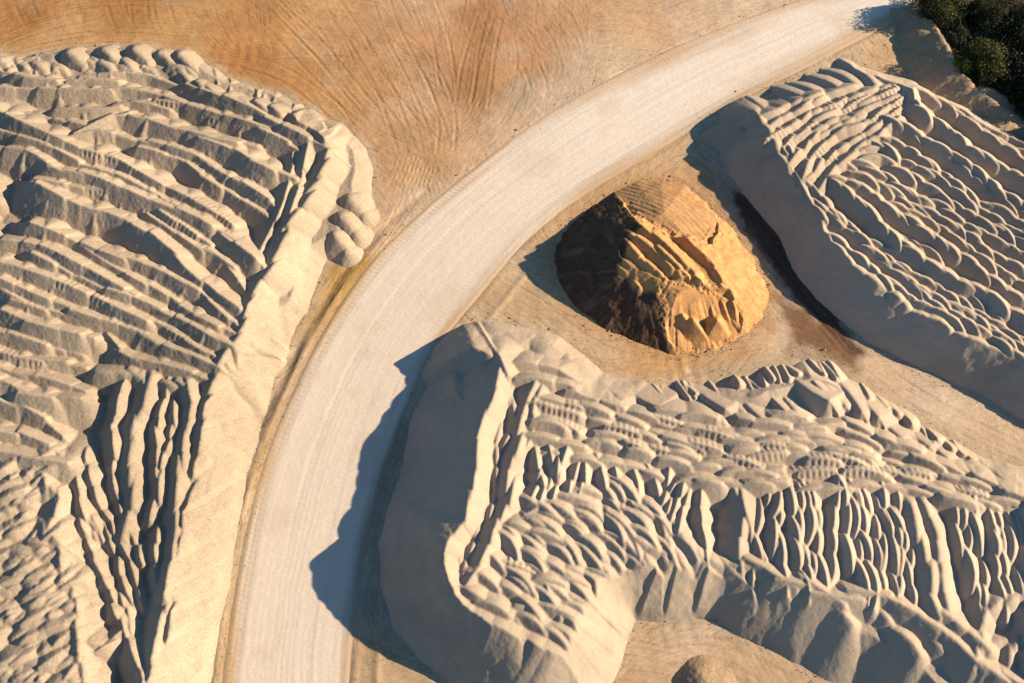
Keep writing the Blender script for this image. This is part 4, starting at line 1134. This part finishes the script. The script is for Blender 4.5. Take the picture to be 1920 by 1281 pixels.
edge = np.minimum(wv + .25, 12.55 - wv)
RZ = 0.035 + 0.012 * stk + 0.012 * fine + 0.05 * fbm(RX * .12, RY * .12, 104, 2) * smooth(0, 2, edge)
RZ = RZ - 0.09 * (1 - smooth(0, 0.8, edge))
# cleated wheel ruts near the edges of the running lane
for c_, w_, d_ in ((0.9, .28, .035), (1.25, .2, .02), (8.2, .3, .02), (10.3, .3, .025), (4.6, .3, .02)):
    RZ -= d_ * np.exp(-((wv - c_ - 0.25 * vnoise(sl * .05, sl * 0, int(c_ * 10))) / w_) ** 2) * (0.6 + 0.4 * np.sin(sl * 2 * pi / 0.55)) * (0.7 + 0.8 * vnoise(sl * .06, sl * 0, int(c_ * 7)))
RT = soil(RX.astype(np.float32), RY.astype(np.float32))
k = sl / sl.max()
rc = (np.array([.72, .61, .485]) * (1 - smooth(.35, .7, k))[..., None] + np.array([.76, .665, .555]) * smooth(.35, .7, k)[..., None])
rc = rc * (1 + 0.065 * stk[..., None] + 0.035 * fine[..., None])
blot = smooth(0.1, 0.5, fbm(RX * .25, RY * .25, 205, 4) + .3 * stk)[..., None] * 0.28
rc = rc * (1 - blot) + np.array([.56, .43, .31]) * blot
kk_ = smooth(.45, .8, k)
ew = smooth(0.1, 2.0 + 2.5 * kk_, edge + (1.0 + .8 * kk_) * fbm(wv * 1.2, sl * .1, 206, 3))[..., None]
RT = RT * (1 - ew) + rc * ew
idx = np.arange(RX.size).reshape(RX.shape)
F = np.stack([idx[:-1, :-1], idx[:-1, 1:], idx[1:, 1:], idx[1:, :-1]], -1).reshape(-1, 4)[:, ::-1]
# winding: keep faces looking up
V = np.stack([RX.ravel(), RY.ravel(), RZ.ravel()], 1)
a, b, c = V[F[0, 0]], V[F[0, 1]], V[F[0, 2]]
if np.cross(b - a, c - a)[2] < 0: F = F[:, ::-1]
rd = mesh_obj("road", V, F, M_ROAD, color={"tint": np.clip(RT, .02, .85).reshape(-1, 3)})
tag(rd, kind="structure")

# ---------------------------------------------------------------- loose stones at the foot of the piles and on the verges
rs = np.random.default_rng(15)
PT = [resample(P_, 0.3) for P_ in (LTOE, STOE, TTOE, MT)]
Vs, Fs, nv = [], [], 0
oct_ = np.array([[1, 0, 0], [-1, 0, 0], [0, 1, 0], [0, -1, 0], [0, 0, 1], [0, 0, -1]], float)
of_ = np.array([[0, 2, 4], [2, 1, 4], [1, 3, 4], [3, 0, 4], [2, 0, 5], [1, 2, 5], [3, 1, 5], [0, 3, 5]])
polys = [LTOE, STOE, TTOE, MT]
for k in range(3200):
    if rs.random() < .8:
        P_ = PT[rs.integers(4)]; q = P_[rs.integers(len(P_))] + rs.normal(0, .5, 2)
    elif rs.random() < .5:
        q = WL[rs.integers(NST)] + rs.normal(0, .6, 2)
    else:
        q = at(rs.uniform(1660, 1800), rs.uniform(60, 160))
    s = rs.uniform(.03, .075) * (2.0 if rs.random() < .06 else 1)
    v = oct_ * rs.uniform(.6, 1.2, (6, 1)) * s
    a = rs.uniform(0, 6.28); R2 = np.array([[cos(a), -sin(a), 0], [sin(a), cos(a), 0], [0, 0, .8]])
    Vs.append(v @ R2.T + np.array([q[0], q[1], s * .4 + .02])); Fs.append(of_ + nv); nv += 6
st = mesh_obj("loose_stones", np.concatenate(Vs), np.concatenate(Fs), M_BANK)
tag(st, kind="stuff")
# ---------------------------------------------------------------- earth bank and shrubs in the north-east corner
fb = Field(46, 88, 24, 58, 0.11)
BANK = [(1700, 26, .5), (1738, 38, 1.2), (1752, 50, 1.6), (1768, 76, 2.0), (1784, 112, 2.0), (1794, 136, 1.5), (1828, 164, 1.5), (1868, 194, 1.5), (1905, 220, 1.4), (1960, 262, 1.3), (2040, 310, 1.2)]
S = resample(np.array([(*at(x, y, z), z) for x, y, z in BANK]), 1.0)
for i in range(len(S)):
    q = S[min(i + 1, len(S) - 1)] - S[max(i - 1, 0)]; a = math.atan2(q[1], q[0])
    fb.stamp(S[i][:2] + rng.normal(0, .15, 2), (cos(a), sin(a)), 0.9, S[i][2] + rng.normal(0, .10), 1.2, 0.48, 0.4, 0.06, 0, 1, depth=4, lobes=0.06, rng=rng)
for x, y, z, L in [(1850, 168, 1.6, .8), (1872, 176, 1.3, .7), (1884, 232, 1.5, 1.0), (1912, 246, 1.3, .8), (1742, 62, 1.5, .8)]:
    p = at(x, y, z); a = rng.uniform(-1, 0)
    fb.stamp(p, (cos(a), sin(a)), L, z, 0.75, 0.6, 0.6, 0.1, 0, 1, depth=3, lobes=0.08, rng=rng)
fb.Z += (0.10 * fbm(fb.X * .7, fb.Y * .7, 301, 4)).astype(np.float32)
fb.grain(0.06, 302)
eb = list(fb.build(empty_like((66, 40)), lambda i: "earth_bank", M_BANK, zmin=0.03).values())[0]
eb.location = (66, 40, 0)
tag(eb, "low rough earth bank in tree shade between the sandy track and the shrubs", "earth bank")


def leaf_mat(name, col, col2):
    m, nt, bs = new_mat(name)
    a = nt.nodes.new("ShaderNodeAttribute"); a.attribute_name = "shade"
    nt.links.new(n_mix(nt, a.outputs["Fac"], col, col2), bs.inputs["Base Color"])
    bs.inputs["Roughness"].default_value = 0.7
    bs.inputs["Transmission Weight"].default_value = 0.0
    return m


LM = {"olive": leaf_mat("olive_leaves", (.050, .055, .014), (.17, .155, .042)), "dark": leaf_mat("dark_leaves", (.018, .026, .010), (.045, .055, .018)),
      "green": leaf_mat("green_leaves", (.05, .075, .012), (.16, .20, .026)), "grey": leaf_mat("grey_leaves", (.05, .05, .026), (.09, .085, .045))}
M_WOOD, nt_, bs_ = new_mat("grey_wood")
pos_ = nt_.nodes.new("ShaderNodeNewGeometry").outputs["Position"]
nt_.links.new(n_mix(nt_, n_noise(nt_, 9, 3, .6, pos_), (.10, .08, .06), (.22, .19, .16)), bs_.inputs["Base Color"])


def tube(P, r0, r1, n=5):
    P = np.asarray(P, float); V = []; F = []
    for i, p in enumerate(P):
        t = P[min(i + 1, len(P) - 1)] - P[max(i - 1, 0)]; t = t / (np.linalg.norm(t) + 1e-9)
        a = np.cross(t, (0.3, 0.8, 0.5)); a /= np.linalg.norm(a); b = np.cross(t, a)
        r = r0 + (r1 - r0) * i / (len(P) - 1)
        for k in range(n):
            w = 2 * pi * k / n
            V.append(p + r * (cos(w) * a + sin(w) * b))
        if i:
            for k in range(n):
                k2 = (k + 1) % n; o = (i - 1) * n
                F.append((o + k, o + k2, o + n + k2, o + n + k))
    return np.array(V), np.array(F)


def limbs(rg, H, Rr, count, r0=0.06, spread=1.0):
    Vs, Fs, n, tips = [], [], 0, []
    for k in range(count):
        a = rg.uniform(0, 2 * pi); e = rg.uniform(.35, 1.0)
        tip = np.array([cos(a) * Rr * e * spread, sin(a) * Rr * e * spread, H * rg.uniform(.6, 1.0)])
        mid = tip * np.array([.35, .35, .5]) + rg.normal(0, .08, 3) * Rr
        P = [np.zeros(3), mid * .5 + rg.normal(0, .03, 3), mid, (mid + tip) / 2 + rg.normal(0, .05, 3) * Rr, tip]
        v, f = tube(P, r0 * rg.uniform(.7, 1.2), 0.012)
        Vs.append(v); Fs.append(f + n); n += len(v)
        tips.append(tip)
        for q in range(3):
            s = P[2] + (tip - P[2]) * rg.uniform(0, .8)
            t2 = s + rg.normal(0, .22, 3) * Rr + np.array([0, 0, .15 * H])
            v, f = tube([s, (s + t2) / 2 + rg.normal(0, .03, 3), t2], 0.025, 0.008, 4)
            Vs.append(v); Fs.append(f + n); n += len(v); tips.append(t2)
    return np.concatenate(Vs), np.concatenate(Fs), tips


def shrub(px, py, Rr, H, mat, label, seed, leaves=3600, zb=0.0, bare=False, size=.13, name="shrub", cat="shrub"):
    rg = np.random.default_rng(seed)
    p = at(px, py, zb + H * .45)
    root = empty(name, (p[0], p[1], zb))
    tag(root, label, cat, "shrubs beyond the earth bank")
    v, f, tips = limbs(rg, H, Rr, 26 if bare else 9, spread=0.95 if bare else .75)
    mesh_obj("branches" if bare else "trunk", v, f, M_WOOD, root)
    if bare: return
    lob = []
    for k in range(int(14 + Rr * 5)):
        a = rg.uniform(0, 2 * pi); e = math.sqrt(rg.uniform(0, 1))
        c = np.array([cos(a) * e * Rr * .78, sin(a) * e * Rr * .78, H * (.30 + .50 * (1 - e * e) * rg.uniform(.55, 1.15))])
        lob.append((c, Rr * rg.uniform(.20, .36)))
    C, Sh = [], []
    for c, r in lob:
        n = int(leaves / len(lob))
        d = rg.normal(0, 1, (n, 3)); d /= np.linalg.norm(d, axis=1, keepdims=True)
        q = c + d * r * np.cbrt(rg.uniform(.12, 1.25, (n, 1))) * np.array([1, 1, .8])
        C.append(q); Sh.append(np.clip(rg.normal(.45, .28, n) + rg.normal(0, .15), 0, 1))
    C = np.concatenate(C); Sh = np.concatenate(Sh)
    keep = C[:, 2] > 0.1; C = C[keep]; Sh = Sh[keep]
    n = len(C)
    a = rg.normal(0, 1, (n, 3)); a /= np.linalg.norm(a, axis=1, keepdims=True)
    b = np.cross(a, rg.normal(0, 1, (n, 3))); b /= np.linalg.norm(b, axis=1, keepdims=True)
    s = rg.uniform(.6, 1.3, (n, 1)) * size
    V = np.stack([C - a * s - b * s * .12, C - b * s * .45, C + a * s, C + b * s * .45], 1).reshape(-1, 3)
    mesh_obj("crown", V, np.arange(4 * n).reshape(-1, 4), LM[mat], root, color={"shade": np.repeat(Sh, 4)})


SHR = [(1772, 12, 3.4, 4.4, "olive", "tall olive shrub at the road's edge casting its shadow on the pale road", 4600), (1735, 14, 2.4, 2.6, "grey", "low grey-green shrub between the road and the tall olive shrub", 2600),
       (1704, 37, .55, .6, "olive", "tiny tuft on the sand at the tip of the earth bank", 500), (1792, 70, 2.2, 3.0, "grey", "dull grey-green shrub beside the bare twiggy bushes", 2600),
       (1850, 108, 3.4, 4.4, "olive", "wide olive shrub with sunlit yellow-green top", 5200), (1806, 126, 2.1, 3.0, "green", "small leafy green shrub just behind the earth bank, left of the wide olive one", 3000),
       (1912, 132, 3.0, 2.6, "grey", "dusky shrub at the right edge, right of the wide olive one", 3800), (1893, 186, 1.0, 1.2, "green", "bright green bush lowest in the corner thicket", 1700),
       (1921, 198, .95, 1.1, "green", "bright green bush cut by the right edge beside the lowest one", 1500), (1875, 22, 4.2, 5, "dark", "dark dense shrub at the top edge behind the tall olive one", 4200),
       (1925, 60, 4.0, 3.6, "dark", "dark dense shrub at the right edge behind the bare bushes", 4200), (1780, 134, .8, 1.0, "dark", "small dark bush on the shoulder of the earth bank", 900),
       (1842, 150, 2.3, 2.4, "dark", "dark low bush under the front of the wide olive shrub", 2200), (1884, 168, 2.2, 2.2, "dark", "dark low bush above the bright green one", 2000), (1832, 24, 2.4, 1.4, "dark", "dark low bush right of the tall olive shrub", 2000), (1900, 95, 2.6, 2.2, "dark", "dark bush between the bare twigs and the right edge", 2600)]
for k, (px, py, Rr, H, mt, lb, nl) in enumerate(SHR):
    shrub(px, py, Rr, H, mt, lb, 400 + k, int(nl * 1.5))
shrub(1853, 64, 2.0, 2.2, None, "larger bare grey twiggy bush with fanned branches", 500, bare=True)
shrub(1822, 70, 1.5, 1.9, None, "smaller bare grey twiggy bush, left of the larger bare one", 501, bare=True)
# taller trees just outside the right edge that shade the thicket
for k, (px, py, Rr, H) in enumerate([(2010, 30, 4, 6), (2030, 110, 4, 5.5), (2020, 190, 3.2, 4.0), (2080, 60, 4.5, 7), (1962, 205, 2.6, 5.0), (1985, 255, 2.6, 5.0), (1950, 165, 2.6, 5.0), (2030, 300, 3.0, 5.0)]):
    shrub(px, py, Rr, H, "dark", "dark tree outside the right edge of the view", 600 + k, 4500, name="tree", cat="tree", size=.2)
